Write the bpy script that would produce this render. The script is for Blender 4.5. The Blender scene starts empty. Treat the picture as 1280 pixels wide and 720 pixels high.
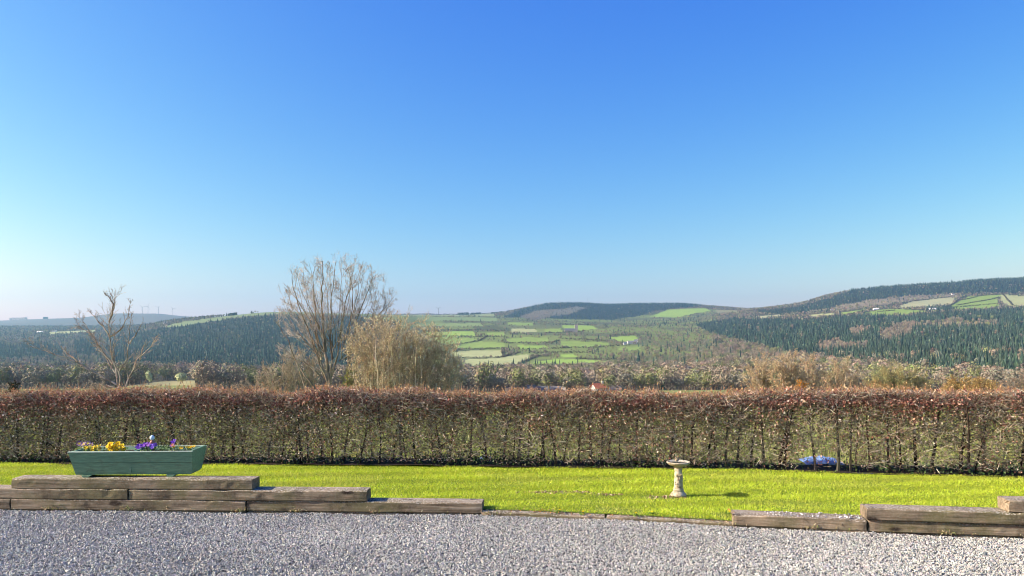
import bpy, math
import numpy as np
from mathutils import Vector
R = np.random.default_rng(11)
F, CX, HY, H = 950.0, 640.0, 425.0, 1.65        # focal length, centre column, horizon row, eye height
scene = bpy.context.scene
COL = scene.collection

def P(x, y, Y):
    return np.array([(x - CX) / F * Y, Y, H - (y - HY) / F * Y])

# ------------------------------------------------------------------ object helpers
def tag(o, label=None, cat=None, group=None, kind=None):
    if label: o['label'] = label
    if cat: o['category'] = cat
    if group: o['group'] = group
    if kind: o['kind'] = kind
    return o
def link(o, parent=None):
    COL.objects.link(o)
    if parent is not None: o.parent = parent
    return o
def empty(name, loc=(0, 0, 0), rz=0):
    o = bpy.data.objects.new(name, None); o.location = [float(v) for v in loc]; o.rotation_euler = (0, 0, rz)
    o.empty_display_size = .1
    return link(o)
def mesh_data(name, chunks, mats, smooth=False):
    """chunks: list of (V (n,3), F (m,k), C (n,3) or None, material index)"""
    me = bpy.data.meshes.new(name)
    off = 0; Vs = []; Ls = []; ks = []; Cs = []; mi = []
    for ch in chunks:
        V, Fc = np.asarray(ch[0], float), np.asarray(ch[1], int)
        C = ch[2] if len(ch) > 2 else None
        Vs.append(V); Ls.append((Fc + off).ravel()); ks.append(np.full(len(Fc), Fc.shape[1]))
        if C is None: C = np.ones((len(V), 3))
        C = np.asarray(C, float)
        if C.ndim == 1: C = np.tile(C, (len(V), 1))
        Cs.append(C); mi.append(np.full(len(Fc), ch[3] if len(ch) > 3 else 0)); off += len(V)
    V = np.concatenate(Vs); L = np.concatenate(Ls); k = np.concatenate(ks); C = np.concatenate(Cs)
    me.vertices.add(len(V)); me.vertices.foreach_set('co', V.astype('f').ravel())
    me.loops.add(len(L)); me.loops.foreach_set('vertex_index', L.astype('i'))
    me.polygons.add(len(k))
    st = np.concatenate([[0], np.cumsum(k)[:-1]])
    me.polygons.foreach_set('loop_start', st.astype('i')); me.polygons.foreach_set('loop_total', k.astype('i'))
    me.polygons.foreach_set('material_index', np.concatenate(mi).astype('i'))
    me.polygons.foreach_set('use_smooth', np.full(len(k), bool(smooth)))
    at = me.color_attributes.new('Col', 'FLOAT_COLOR', 'POINT')
    at.data.foreach_set('color', np.concatenate([C, np.ones((len(C), 1))], 1).astype('f').ravel())
    for m in (mats if isinstance(mats, (list, tuple)) else [mats]): me.materials.append(m)
    me.update(); me.validate()
    return me
def mesh_obj(name, chunks, mats, parent=None, smooth=False):
    return link(bpy.data.objects.new(name, mesh_data(name, chunks, mats, smooth)), parent)

# ------------------------------------------------------------------ geometry helpers (numpy)
def unit(v): return v / np.maximum(np.linalg.norm(v, axis=-1, keepdims=True), 1e-9)
def tubes(segs, k=4, col=None):
    """segs (N,8): p0 p1 r0 r1"""
    S = np.asarray(segs, float); N = len(S)
    p0, p1, r0, r1 = S[:, :3], S[:, 3:6], S[:, 6], S[:, 7]
    d = unit(p1 - p0)
    a = np.where(np.abs(d[:, 2:3]) < .9, np.array([[0, 0, 1.]]), np.array([[1., 0, 0]]))
    u = unit(np.cross(d, a)); w = np.cross(d, u)
    t = np.arange(k) * 2 * math.pi / k
    ring = u[:, None, :] * np.cos(t)[None, :, None] + w[:, None, :] * np.sin(t)[None, :, None]
    A = p0[:, None] + ring * r0[:, None, None]; B = p1[:, None] + ring * r1[:, None, None]
    V = np.concatenate([A, B], 1).reshape(-1, 3)
    i = np.arange(k); j = (i + 1) % k
    f = np.stack([i, j, j + k, i + k], 1)
    Fc = (f[None] + (np.arange(N) * 2 * k)[:, None, None]).reshape(-1, 4)
    C = None
    if col is not None:
        col = np.asarray(col, float)
        C = np.repeat(col, 2 * k, 0) if col.ndim == 2 else np.tile(col, (len(V), 1))
    return V, Fc, C
def leaves(Pp, size, col, up=0.0, aspect=.55, asp_jit=.2, face=None):
    """one folded diamond per point"""
    N = len(Pp); size = np.broadcast_to(size, (N,))
    d = unit(R.normal(size=(N, 3)) + np.array([0, 0, up]))
    if face is not None: d = unit(np.cross(face, R.normal(size=(N, 3)))); s = np.cross(face, d)
    else: s = R.normal(size=(N, 3))
    s = unit(s - (s * d).sum(1, keepdims=True) * d)
    n = np.cross(d, s)
    L = size[:, None]; W = L * (aspect * (1 + asp_jit * R.normal(size=(N, 1)))) * .5
    a = Pp - d * L * .5; b = Pp + s * W + n * W * .4; c = Pp + d * L * .5; e = Pp - s * W + n * W * .4
    V = np.stack([a, b, c, e], 1).reshape(-1, 3)
    Fc = np.array([[0, 1, 2], [0, 2, 3]])[None] + (np.arange(N) * 4)[:, None, None]
    return V, Fc.reshape(-1, 3), np.repeat(col, 4, 0)
def pal(N, cols, jit=.12, w=None):
    cols = np.asarray(cols, float)
    i = R.choice(len(cols), N, p=None if w is None else np.array(w) / sum(w))
    return np.clip(cols[i] * (1 + jit * R.normal(size=(N, 1))) * (1 + .04 * R.normal(size=(N, 3))), 0, 1)
def hexa(p):
    """8 corners: bottom 4 (ccw from above) then top 4"""
    f = [[3, 2, 1, 0], [4, 5, 6, 7], [0, 1, 5, 4], [1, 2, 6, 5], [2, 3, 7, 6], [3, 0, 4, 7]]
    return np.asarray(p, float), np.array(f)
def box(x0, x1, y0, y1, z0, z1):
    return hexa([(x0, y0, z0), (x1, y0, z0), (x1, y1, z0), (x0, y1, z0), (x0, y0, z1), (x1, y0, z1), (x1, y1, z1), (x0, y1, z1)])
def lathe(prof, n=28, wob=0.0):
    prof = np.asarray(prof, float); t = np.arange(n) * 2 * math.pi / n
    rr = prof[:, 0:1] * (1 + wob * R.normal(size=(len(prof), n)))
    V = np.stack([rr * np.cos(t), rr * np.sin(t), np.tile(prof[:, 1:2], (1, n))], 2).reshape(-1, 3)
    i = np.arange(n); j = (i + 1) % n
    Fc = np.concatenate([np.stack([i + a * n, j + a * n, j + (a + 1) * n, i + (a + 1) * n], 1) for a in range(len(prof) - 1)])
    return V, Fc
def vnoise(x, y, seed=0):
    """smooth 2-D value noise, -1..1"""
    x = np.asarray(x, float); y = np.asarray(y, float)
    xi = np.floor(x).astype(np.int64); yi = np.floor(y).astype(np.int64); fx = x - xi; fy = y - yi
    fx = fx * fx * (3 - 2 * fx); fy = fy * fy * (3 - 2 * fy)
    def h(a, b):
        v = (a * 374761393 + b * 668265263 + seed * 982451653) & 0x7fffffff
        v = ((v ^ (v >> 13)) * 1274126177) & 0x7fffffff
        return ((v ^ (v >> 16)) & 0xffff) / 32767.5 - 1
    return (h(xi, yi) * (1 - fx) + h(xi + 1, yi) * fx) * (1 - fy) + (h(xi, yi + 1) * (1 - fx) + h(xi + 1, yi + 1) * fx) * fy

# ------------------------------------------------------------------ materials
def nodes(name):
    m = bpy.data.materials.new(name); m.use_nodes = True
    nt = m.node_tree; b = nt.nodes['Principled BSDF']; return m, nt, b
def N(nt, t, **kw):
    n = nt.nodes.new(t)
    for k, v in kw.items():
        if k in n.inputs: n.inputs[k].default_value = v
        else: setattr(n, k, v)
    return n
def mixc(nt, fac, a, b, mode='MIX'):
    m = nt.nodes.new('ShaderNodeMix'); m.data_type = 'RGBA'; m.blend_type = mode
    for k, v in ((0, fac), (6, a), (7, b)):
        if isinstance(v, bpy.types.NodeSocket): nt.links.new(v, m.inputs[k])
        else: m.inputs[k].default_value = v if not isinstance(v, tuple) else (*v, 1)
    return m.outputs[2]
def ramp(nt, src, pts):
    r = nt.nodes.new('ShaderNodeValToRGB'); e = r.color_ramp.elements
    while len(e) < len(pts): e.new(.5)
    for el, (p, c) in zip(e, pts): el.position = p; el.color = (*c, 1) if len(c) == 3 else c
    nt.links.new(src, r.inputs[0]); return r.outputs[0]
def attr_mat(name, rough=.9, trans=0.0, spec=.2, tint=(1, 1, 1), nscale=0, namp=.3):
    m, nt, b = nodes(name)
    a = N(nt, 'ShaderNodeAttribute', attribute_name='Col'); c = a.outputs['Color']
    if tint != (1, 1, 1): c = mixc(nt, 1.0, c, tint, 'MULTIPLY')
    if nscale:
        tc = N(nt, 'ShaderNodeTexCoord'); no = N(nt, 'ShaderNodeTexNoise', Scale=nscale, Detail=4.0)
        nt.links.new(tc.outputs['Object'], no.inputs['Vector'])
        g = ramp(nt, no.outputs['Fac'], [(.3, (1 - namp,) * 3), (.7, (1 + namp,) * 3)])
        c = mixc(nt, 1.0, c, g, 'MULTIPLY')
    nt.links.new(c, b.inputs['Base Color'])
    b.inputs['Roughness'].default_value = rough; b.inputs['Specular IOR Level'].default_value = spec
    if trans:
        t = N(nt, 'ShaderNodeBsdfTranslucent'); nt.links.new(c, t.inputs['Color'])
        mx = N(nt, 'ShaderNodeMixShader'); mx.inputs[0].default_value = trans
        out = nt.nodes['Material Output']
        nt.links.new(b.outputs[0], mx.inputs[1]); nt.links.new(t.outputs[0], mx.inputs[2]); nt.links.new(mx.outputs[0], out.inputs['Surface'])
    return m
M_leaf = attr_mat('leaf', .6, .3, .3)
M_dry = attr_mat('dry leaf', .7, .25, .2); M_bud = attr_mat('bud foliage', .7, .45, .1)
M_bark = attr_mat('bark', .9, 0, .1)
M_far = attr_mat('far foliage', .95, 0, .05)
M_stone = attr_mat('gravel stone', .75, 0, .35)
M_grass = attr_mat('grass blade', .55, .35, .3)
M_petal = attr_mat('petal', .6, .3, .2)

def simple(name, col, rough=.8, spec=.3, nscale=8, amp=.25, bump=.0, stretch=(1, 1, 1), metal=0):
    m, nt, b = nodes(name)
    tc = N(nt, 'ShaderNodeTexCoord'); mp = N(nt, 'ShaderNodeMapping'); mp.inputs['Scale'].default_value = stretch
    nt.links.new(tc.outputs['Object'], mp.inputs['Vector'])
    no = N(nt, 'ShaderNodeTexNoise', Scale=nscale, Detail=6.0, Roughness=.65); nt.links.new(mp.outputs[0], no.inputs['Vector'])
    c = ramp(nt, no.outputs['Fac'], [(.3, tuple(v * (1 - amp) for v in col)), (.7, tuple(min(1, v * (1 + amp)) for v in col))])
    nt.links.new(c, b.inputs['Base Color']); b.inputs['Roughness'].default_value = rough
    b.inputs['Specular IOR Level'].default_value = spec; b.inputs['Metallic'].default_value = metal
    if bump:
        bp = N(nt, 'ShaderNodeBump', Strength=bump, Distance=.01); nt.links.new(no.outputs['Fac'], bp.inputs['Height'])
        nt.links.new(bp.outputs[0], b.inputs['Normal'])
    return m

def sleeper_mat():
    m, nt, b = nodes('weathered timber')
    tc = N(nt, 'ShaderNodeTexCoord'); oi = N(nt, 'ShaderNodeObjectInfo')
    add = N(nt, 'ShaderNodeVectorMath', operation='ADD'); sc = N(nt, 'ShaderNodeVectorMath', operation='SCALE'); sc.inputs['Scale'].default_value = 37.0
    comb = N(nt, 'ShaderNodeCombineXYZ')
    for k in range(3): nt.links.new(oi.outputs['Random'], comb.inputs[k])
    nt.links.new(comb.outputs[0], sc.inputs[0]); nt.links.new(tc.outputs['Object'], add.inputs[0]); nt.links.new(sc.outputs[0], add.inputs[1])
    v = add.outputs[0]
    mp = N(nt, 'ShaderNodeMapping'); mp.inputs['Scale'].default_value = (1.2, 26, 26); nt.links.new(v, mp.inputs['Vector'])
    g = N(nt, 'ShaderNodeTexNoise', Scale=1.6, Detail=8.0, Roughness=.7, Distortion=.6); nt.links.new(mp.outputs[0], g.inputs['Vector'])
    grain = ramp(nt, g.outputs['Fac'], [(.28, (.06, .045, .03)), (.45, (.17, .135, .09)), (.58, (.27, .22, .15)), (.75, (.42, .36, .27))])
    # big patches: damp dark / mossy / bleached
    p = N(nt, 'ShaderNodeTexNoise', Scale=2.2, Detail=5.0, Roughness=.6); nt.links.new(v, p.inputs['Vector'])
    c = mixc(nt, ramp(nt, p.outputs['Fac'], [(.46, (0, 0, 0)), (.6, (.7,) * 3)]), grain, (.12, .115, .05))
    p2 = N(nt, 'ShaderNodeTexNoise', Scale=3.4, Detail=6.0, Roughness=.7); p2.noise_dimensions = '4D'; p2.inputs['W'].default_value = 3.0
    nt.links.new(v, p2.inputs['Vector'])
    c = mixc(nt, ramp(nt, p2.outputs['Fac'], [(.5, (0, 0, 0)), (.64, (.8,) * 3)]), c, (.05, .04, .028))
    # knots
    mk = N(nt, 'ShaderNodeMapping'); mk.inputs['Scale'].default_value = (2.3, 6, 6); nt.links.new(v, mk.inputs['Vector'])
    vo = N(nt, 'ShaderNodeTexVoronoi', Scale=1.1); nt.links.new(mk.outputs[0], vo.inputs['Vector'])
    c = mixc(nt, ramp(nt, vo.outputs['Distance'], [(.12, (.95,) * 3), (.2, (0, 0, 0))]), c, (.03, .022, .016))
    # fine pale speckle, strongest on upward faces
    sp = N(nt, 'ShaderNodeTexNoise', Scale=70.0, Detail=3.0); nt.links.new(v, sp.inputs['Vector'])
    geo = N(nt, 'ShaderNodeNewGeometry'); sx = N(nt, 'ShaderNodeSeparateXYZ'); nt.links.new(geo.outputs['Normal'], sx.inputs[0])
    topw = ramp(nt, sx.outputs['Z'], [(.6, (.10,) * 3), (.85, (1,) * 3)])
    spm = mixc(nt, 1.0, ramp(nt, sp.outputs['Fac'], [(.5, (0, 0, 0)), (.62, (.8,) * 3)]), topw, 'MULTIPLY')
    c = mixc(nt, spm, c, (.52, .48, .41))
    nt.links.new(c, b.inputs['Base Color']); b.inputs['Roughness'].default_value = .9; b.inputs['Specular IOR Level'].default_value = .15
    bp = N(nt, 'ShaderNodeBump', Strength=.8, Distance=.006); nt.links.new(g.outputs['Fac'], bp.inputs['Height']); nt.links.new(bp.outputs[0], b.inputs['Normal'])
    return m
M_sleeper = sleeper_mat()

# ------------------------------------------------------------------ camera, light, sky
cam = bpy.data.cameras.new('camera'); cam.sensor_width = 36; cam.lens = F / 1280 * 36; cam.shift_y = 65 / 1280
cam.clip_start = .05; cam.clip_end = 60000
co = bpy.data.objects.new('camera', cam); co.location = (0, 0, H); co.rotation_euler = (math.pi / 2, 0, 0); COL.objects.link(co); scene.camera = co
SUN_EL = math.radians(29)
sdir = np.array([-.9925 * math.cos(SUN_EL), -.122 * math.cos(SUN_EL), math.sin(SUN_EL)]); sdir /= np.linalg.norm(sdir)
sl = bpy.data.lights.new('sun', 'SUN'); sl.energy = 5.0; sl.angle = math.radians(.53); sl.color = (1.0, .92, .77)
so = bpy.data.objects.new('sun', sl); so.rotation_euler = Vector(sdir).to_track_quat('Z', 'Y').to_euler(); so.location = (-20, -6, 15); COL.objects.link(so)
w = bpy.data.worlds.new('World'); scene.world = w; w.use_nodes = True; nt = w.node_tree
bg = nt.nodes['Background']; sky = nt.nodes.new('ShaderNodeTexSky'); sky.sky_type = 'NISHITA'; sky.sun_disc = False
sky.sun_elevation = SUN_EL; sky.sun_rotation = math.atan2(sdir[0], sdir[1])
sky.altitude = 150; sky.air_density = 1.0; sky.dust_density = .9; sky.ozone_density = 3.0
sp_ = nt.nodes.new('ShaderNodeSeparateColor'); cb_ = nt.nodes.new('ShaderNodeCombineColor'); nt.links.new(sky.outputs[0], sp_.inputs[0])
for k_, (gain, gam) in enumerate(((3.1, 2.13), (1.30, 1.45), (.585, .38))):      # the phone's deeper rendering of the blue, channel by channel
    a_ = N(nt, 'ShaderNodeMath', operation='MULTIPLY'); a_.inputs[1].default_value = .1
    b_ = N(nt, 'ShaderNodeMath', operation='POWER'); b_.inputs[1].default_value = gam
    c_ = N(nt, 'ShaderNodeMath', operation='MULTIPLY'); c_.inputs[1].default_value = gain * 10
    nt.links.new(sp_.outputs[k_], a_.inputs[0]); nt.links.new(a_.outputs[0], b_.inputs[0]); nt.links.new(b_.outputs[0], c_.inputs[0]); nt.links.new(c_.outputs[0], cb_.inputs[k_])
nt.links.new(cb_.outputs[0], bg.inputs['Color']); bg.inputs['Strength'].default_value = .1
vs = scene.view_settings; vs.view_transform = 'Standard'; vs.look = 'None'; vs.exposure = 1.15; vs.gamma = 1; vs.use_curve_mapping = False
scene.render.engine = 'CYCLES'; cy = scene.cycles
cy.max_bounces = 5; cy.diffuse_bounces = 2; cy.glossy_bounces = 2; cy.transmission_bounces = 4; cy.volume_bounces = 0; cy.transparent_max_bounces = 8
cy.use_denoising = True; cy.denoiser = 'OPENIMAGEDENOISE'; cy.denoising_input_passes = 'RGB_ALBEDO_NORMAL'; cy.denoising_prefilter = 'ACCURATE'; cy.pixel_filter_type = 'BLACKMAN_HARRIS'; cy.filter_width = 1.0
cy.caustics_reflective = False; cy.caustics_refractive = False; cy.use_adaptive_sampling = False

# ------------------------------------------------------------------ terrain beyond the hedge
YK = [9.3, 14, 20, 35, 60, 100, 200, 300, 450, 700, 1000, 1400, 1900, 2500, 3200, 4200, 5500, 7500, 10500]
PR = {
 9.3: [(0, 590)], 14: [(0, 538)], 20: [(0, 519)], 35: [(0, 509)], 60: [(0, 504)], 100: [(0, 500)],
 200: [(0, 497), (300, 497), (600, 498), (1280, 498)],
 300: [(0, 489), (250, 488), (400, 493), (600, 492), (780, 488.5), (930, 487.5), (1080, 488.5), (1280, 492)],
 450: [(0, 486), (140, 485), (170, 482), (240, 481), (265, 486), (345, 487), (600, 489.5), (1280, 490)],
 700: [(-300, 480), (0, 479), (230, 476), (345, 481), (620, 481), (850, 479), (930, 477), (1000, 474), (1280, 470)],
 1000: [(-300, 470), (0, 470), (230, 468), (345, 474), (540, 474), (620, 471), (760, 469), (850, 466), (930, 462), (1000, 458), (1080, 455), (1280, 449)],
 1400: [(-300, 461), (0, 460.5), (230, 460), (345, 462), (540, 461.5), (760, 457), (850, 453), (930, 448), (1080, 439), (1280, 428)],
 1900: [(-300, 449), (0, 448), (140, 447), (230, 441), (345, 437), (440, 441), (540, 442), (620, 441), (760, 438), (850, 436), (930, 431), (1000, 425), (1080, 418), (1280, 406)],
 2500: [(-300, 431), (0, 430), (140, 428), (230, 418), (345, 411), (440, 416), (540, 420), (760, 420), (850, 421), (930, 413), (1000, 406), (1080, 398), (1280, 389)],
 3200: [(-300, 418), (0, 417), (140, 413), (230, 399), (280, 395), (345, 390), (440, 392), (500, 396), (540, 403), (760, 407), (850, 408), (930, 399), (1000, 391), (1080, 382), (1280, 371)],
 4200: [(-300, 410), (0, 409.5), (140, 409), (230, 404), (345, 397), (500, 394), (540, 395.5), (620, 397), (760, 400), (850, 397), (900, 392), (940, 387), (960, 385), (1000, 380), (1040, 369), (1080, 361), (1150, 355.5), (1190, 353.5), (1230, 350), (1280, 349.5), (1500, 347)],
 5500: [(-300, 409), (0, 409), (230, 406), (345, 402), (500, 394), (540, 393), (620, 392), (640, 389), (660, 385), (690, 380), (720, 379.5), (760, 381), (800, 380), (850, 380), (880, 382), (920, 385), (960, 390), (1000, 388), (1280, 365)],
 7500: [(-300, 404), (0, 401), (40, 399), (100, 397.5), (150, 392), (190, 392), (230, 395), (300, 398), (620, 398), (760, 386), (900, 392), (1280, 372)],
 10500: [(-300, 408), (620, 403), (900, 400), (1280, 385)],
}
def pchip(x, y, xq):
    x = np.asarray(x, float); y = np.asarray(y, float)
    if len(x) == 1: return np.full_like(xq, y[0], float)
    h = np.diff(x); d = np.diff(y) / h; m = np.zeros(len(x))
    for i in range(1, len(x) - 1):
        if d[i - 1] * d[i] > 0:
            w1 = 2 * h[i] + h[i - 1]; w2 = h[i] + 2 * h[i - 1]; m[i] = (w1 + w2) / (w1 / d[i - 1] + w2 / d[i])
    m[0] = d[0]; m[-1] = d[-1]
    xq = np.clip(xq, x[0], x[-1]); i = np.clip(np.searchsorted(x, xq) - 1, 0, len(x) - 2)
    t = (xq - x[i]) / h[i]
    return y[i] * (1 + 2 * t) * (1 - t) ** 2 + m[i] * h[i] * t * (1 - t) ** 2 + y[i + 1] * t * t * (3 - 2 * t) + m[i + 1] * h[i] * t * t * (t - 1)
xs = np.concatenate([np.linspace(-700, -120, 60)[:-1], np.arange(-120, 1400.1, 2), np.linspace(1400, 1980, 60)[1:]])
ys = np.exp(np.linspace(math.log(9.3), math.log(8600), 520))
prof = np.stack([pchip([a for a, _ in PR[k]], [b for _, b in PR[k]], xs) for k in YK])      # (K, nx)
IMG = np.stack([pchip(np.log(YK), prof[:, i], np.log(ys)) for i in range(len(xs))], 1)       # (ny, nx)
XX = (xs[None] - CX) / F * ys[:, None]; YY = np.repeat(ys[:, None], len(xs), 1)
ZZ = H - (IMG - HY) / F * YY
fade = np.clip((YY - 300) / 700, 0, 1)
ZZ += fade * (vnoise(XX / 420, YY / 420, 1) * 5 + vnoise(XX / 150, YY / 150, 2) * 1.8) * np.clip(YY / 2500, .2, 1.3)
ZZ += .05 * vnoise(XX / 1.3, YY / 1.3, 3) * np.clip((YY - 10) / 4, 0, 1)
IMG = HY - (ZZ - H) * F / YY
def ground(x, y):
    """terrain height at world x, y (arrays)"""
    x = np.asarray(x, float); y = np.asarray(y, float)
    px = x / y * F + CX
    i = np.clip(np.searchsorted(xs, px) - 1, 0, len(xs) - 2); j = np.clip(np.searchsorted(ys, y) - 1, 0, len(ys) - 2)
    a = np.clip((px - xs[i]) / (xs[i + 1] - xs[i]), 0, 1); b = np.clip((y - ys[j]) / (ys[j + 1] - ys[j]), 0, 1)
    return (ZZ[j, i] * (1 - a) + ZZ[j, i + 1] * a) * (1 - b) + (ZZ[j + 1, i] * (1 - a) + ZZ[j + 1, i + 1] * a) * b
minimg = np.minimum.accumulate(IMG, 0)
def hidden(px, y, yimg, tall):
    """true where the ground point sits more than tall metres behind nearer ground"""
    i = np.clip(np.searchsorted(xs, px) - 1, 0, len(xs) - 2); j = np.clip(np.searchsorted(ys, y) - 3, 0, len(ys) - 2)
    return (yimg - minimg[j, i]) * y / F > tall
def inpoly(poly, x, y):
    poly = np.asarray(poly, float); r = np.zeros(np.shape(x), bool); n = len(poly)
    for a in range(n):
        x0, y0 = poly[a]; x1, y1 = poly[(a + 1) % n]
        if y0 == y1: continue
        c = ((y0 > y) != (y1 > y)) & (x < (x1 - x0) * (y - y0) / (y1 - y0) + x0); r ^= c
    return r

G1, G2, G3, G4 = (.23, .34, .07), (.205, .285, .07), (.32, .345, .16), (.32, .33, .18)
FIELDS = [  # polygon, colour, near, far
 ([(560, 440), (600, 437.5), (627, 437.5), (629, 445), (600, 448), (575, 447.5)], G3, 1000, 3000),
 ([(577, 449.5), (620, 447.5), (659, 442.5), (665, 447), (650, 455.5), (640, 461), (590, 462)], G3, 900, 3000),
 ([(650, 458), (672, 452), (697, 448.5), (735, 450), (765, 451.5), (762, 455), (735, 455.5), (705, 458)], G1, 900, 3000),
 ([(560, 435), (578, 431), (600, 427), (632, 428.5), (631, 434), (600, 436), (575, 436)], G2, 1000, 3400),
 ([(545, 422.5), (592, 422.5), (596, 426), (582, 430), (565, 432), (547, 428)], G2, 1000, 3400),
 ([(530, 414.5), (592, 414.5), (595, 420.5), (535, 420.5)], G1, 1400, 3600),
 ([(632, 424), (660, 421.5), (686, 422.5), (686, 428), (635, 428.5)], G2, 1400, 3600),
 ([(647, 431.5), (682, 431.5), (685, 435), (662, 436.5), (650, 436)], G1, 1400, 3600),
 ([(700, 426), (760, 428), (762, 432), (740, 434), (712, 435), (702, 431)], G2, 1400, 3600),
 ([(680, 411.5), (700, 410.5), (705, 415), (682, 415.5)], G2, 1400, 3900),
 ([(702, 406.5), (740, 407), (747, 411), (720, 413.5), (705, 411)], G1, 1400, 3900),
 ([(761, 421.5), (795, 419.5), (797, 424), (790, 427), (775, 427.5)], G1, 1400, 3900),
 ([(775, 433.5), (802, 432.5), (800, 438), (772, 437.5)], G2, 1000, 3900),
 ([(700, 443), (717, 443), (722, 446), (703, 447)], G1, 1000, 3900),
 ([(606, 415.5), (630, 415.5), (631, 420.5), (610, 421)], G2, 1000, 3900),
 ([(636, 403), (668, 404), (668, 407), (636, 406.5)], G2, 1400, 4300),
 ([(640, 411), (668, 411), (672, 415), (640, 416)], G3, 1400, 4300),
 ([(455, 396), (620, 397), (622, 401.5), (455, 400.5)], (.18, .24, .09), 2800, 5000),
 ([(470, 392.5), (560, 392), (620, 392), (620, 395.5), (470, 395.5)], (.22, .26, .11), 2800, 5300),
 ([(520, 404), (600, 404), (606, 408), (520, 408)], (.2, .26, .09), 2400, 4600),
 ([(835, 387), (860, 385.5), (882, 385.5), (890, 388), (868, 392), (845, 397), (812, 396)], G1, 3600, 6500),
 ([(895, 387), (922, 388), (925, 391), (896, 391)], (.2, .2, .1), 3600, 6500),
 ([(1189, 382), (1200, 376), (1210, 371), (1252, 368), (1246, 376), (1250, 384), (1196, 387)], G2, 2200, 4000),
 ([(1252, 368), (1280, 369.5), (1500, 368), (1500, 384), (1280, 383), (1262, 383), (1250, 376)], G3, 2200, 4000),
 ([(1124, 382), (1140, 377), (1165, 372.5), (1194, 372), (1190, 380), (1161, 383), (1127, 386)], G4, 2200, 4000),
 ([(1080, 391), (1100, 387), (1119, 386), (1161, 388.5), (1127, 394), (1096, 395)], G2, 2200, 4000),
 ([(1050, 391), (1078, 387), (1098, 384), (1080, 389), (1056, 394)], G2, 2200, 4000),
 ([(1010, 394), (1040, 391), (1048, 393), (1020, 396)], G3, 2200, 4000),
 ([(940, 396), (970, 393), (985, 394), (955, 398)], G4, 2200, 4000),
 ([(200, 409), (230, 402), (270, 396.5), (300, 393), (345, 389), (480, 392), (480, 395), (345, 393), (300, 396.5), (262, 402), (228, 408)], (.17, .215, .10), 2500, 4000),
 ([(60, 415), (120, 412.5), (120, 415), (62, 418)], G3, 2300, 4600),
 ([(-300, 457), (32, 458.5), (26, 463), (-300, 463)], (.27, .33, .12), 1200, 1900),
 ([(160, 482), (200, 477), (246, 475), (246, 484), (160, 488)], (.34, .31, .15), 280, 760),
]
REDS = [[(1097, 418), (1104, 412), (1120, 405), (1142, 402), (1146, 409), (1139, 418), (1105, 428)],
 [(1179, 401), (1190, 397), (1203, 399), (1204, 408), (1186, 408)],
 [(1021, 433), (1030, 427), (1045, 425), (1066, 429), (1088, 428), (1082, 438), (1060, 438), (1025, 441)],
 [(1059, 413), (1072, 408), (1092, 409), (1084, 416), (1067, 420)],
 [(650, 396), (668, 389), (690, 386), (706, 388), (690, 396), (668, 401)]]
CONS = [([(870, 406), (905, 399), (950, 399), (1010, 400), (1080, 394), (1130, 397), (1165, 392), (1280, 385), (1500, 382), (1500, 485), (1280, 476), (1160, 472), (1090, 463), (1020, 451), (970, 438), (930, 427), (890, 417)], 900, 3300), ([(1110, 440), (1500, 430), (1500, 490), (1290, 478), (1235, 479), (1150, 475), (1120, 462)], 560, 1000),
 ([(945, 389), (1000, 383), (1040, 372), (1080, 358), (1150, 350), (1280, 344), (1500, 341), (1500, 366), (1280, 366), (1200, 366), (1130, 370), (1085, 377), (1040, 385), (1000, 391), (970, 392)], 2900, 5200),
 ([(190, 412), (232, 407), (270, 401), (345, 394), (500, 397), (500, 462), (320, 470), (150, 456), (130, 436), (150, 420)], 1300, 3300),
 ([(92, 427), (112, 423), (124, 431), (124, 445), (95, 446)], 1300, 3300), ([(0, 436), (50, 428), (80, 434), (80, 448), (0, 450)], 1400, 3300),
 ([(628, 398), (645, 389), (680, 379), (730, 377), (800, 376), (860, 377), (880, 382), (850, 385), (820, 388), (800, 395), (760, 400), (720, 402), (640, 401)], 4300, 6200),
 ([(1094, 404), (1108, 396), (1122, 396), (1122, 404), (1096, 407)], 1700, 3400), ([(1160, 385), (1195, 383), (1197, 388), (1160, 389.5)], 2000, 3600)]
CLEAR = [([(1142, 404), (1180, 402), (1250, 402), (1250, 408), (1142, 409)], (.24, .20, .12), 1400, 2600),
 ([(1040, 384), (1090, 374), (1130, 370), (1200, 367), (1200, 371), (1120, 378), (1085, 384), (1040, 389)], (.20, .175, .12), 2600, 4400),
 ([(690, 389), (720, 383), (735, 384), (715, 392), (692, 395)], (.14, .14, .105), 4200, 6200)]
cov = np.zeros((len(ys), len(xs)), int)   # 0 mixed wood/scrub, 1 grass field, 2 conifer, 3 tan wood, 4 clearing, 5 moor, 6 near meadow
base = np.ones(XX.shape + (3,)) * np.array([.085, .08, .05])
n1 = vnoise(XX / 90, YY / 90, 5)
base *= (1 + .25 * n1[..., None])
XG = np.repeat(xs[None], len(ys), 0)
def paint(poly, col, near, far, code):
    m = inpoly(poly, XG, IMG) & (YY > near) & (YY < far); cov[m] = code
    if col is not None: base[m] = np.array(col) * (1 + .07 * vnoise(XX[m] / 60, YY[m] / 60, 9)[:, None] + .05 * vnoise(XX[m] / 14, YY[m] / 30, 8)[:, None])
farm = (XG > 460) & (XG < 900) & (IMG < 461) & (YY > 1000) & (YY < 4700)
cell = vnoise(np.floor(XX / 170 + .8 * vnoise(XX / 300, YY / 300, 14)) * 3.7 + .5, np.floor(YY / 190 + .5 * vnoise(XX / 260, YY / 260, 15)) * 2.9 + .5, 16)
base[farm] = (np.array([.12, .14, .06]) * (1 + .35 * cell[..., None]) + np.array([.02, .035, -.01]) * (cell[..., None] > 0))[farm]
for p, a, b in CONS: paint(p, (.035, .045, .028), a, b, 2)
for p in REDS: paint(p, (.13, .12, .08), 1200, 6200, 3)
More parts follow.
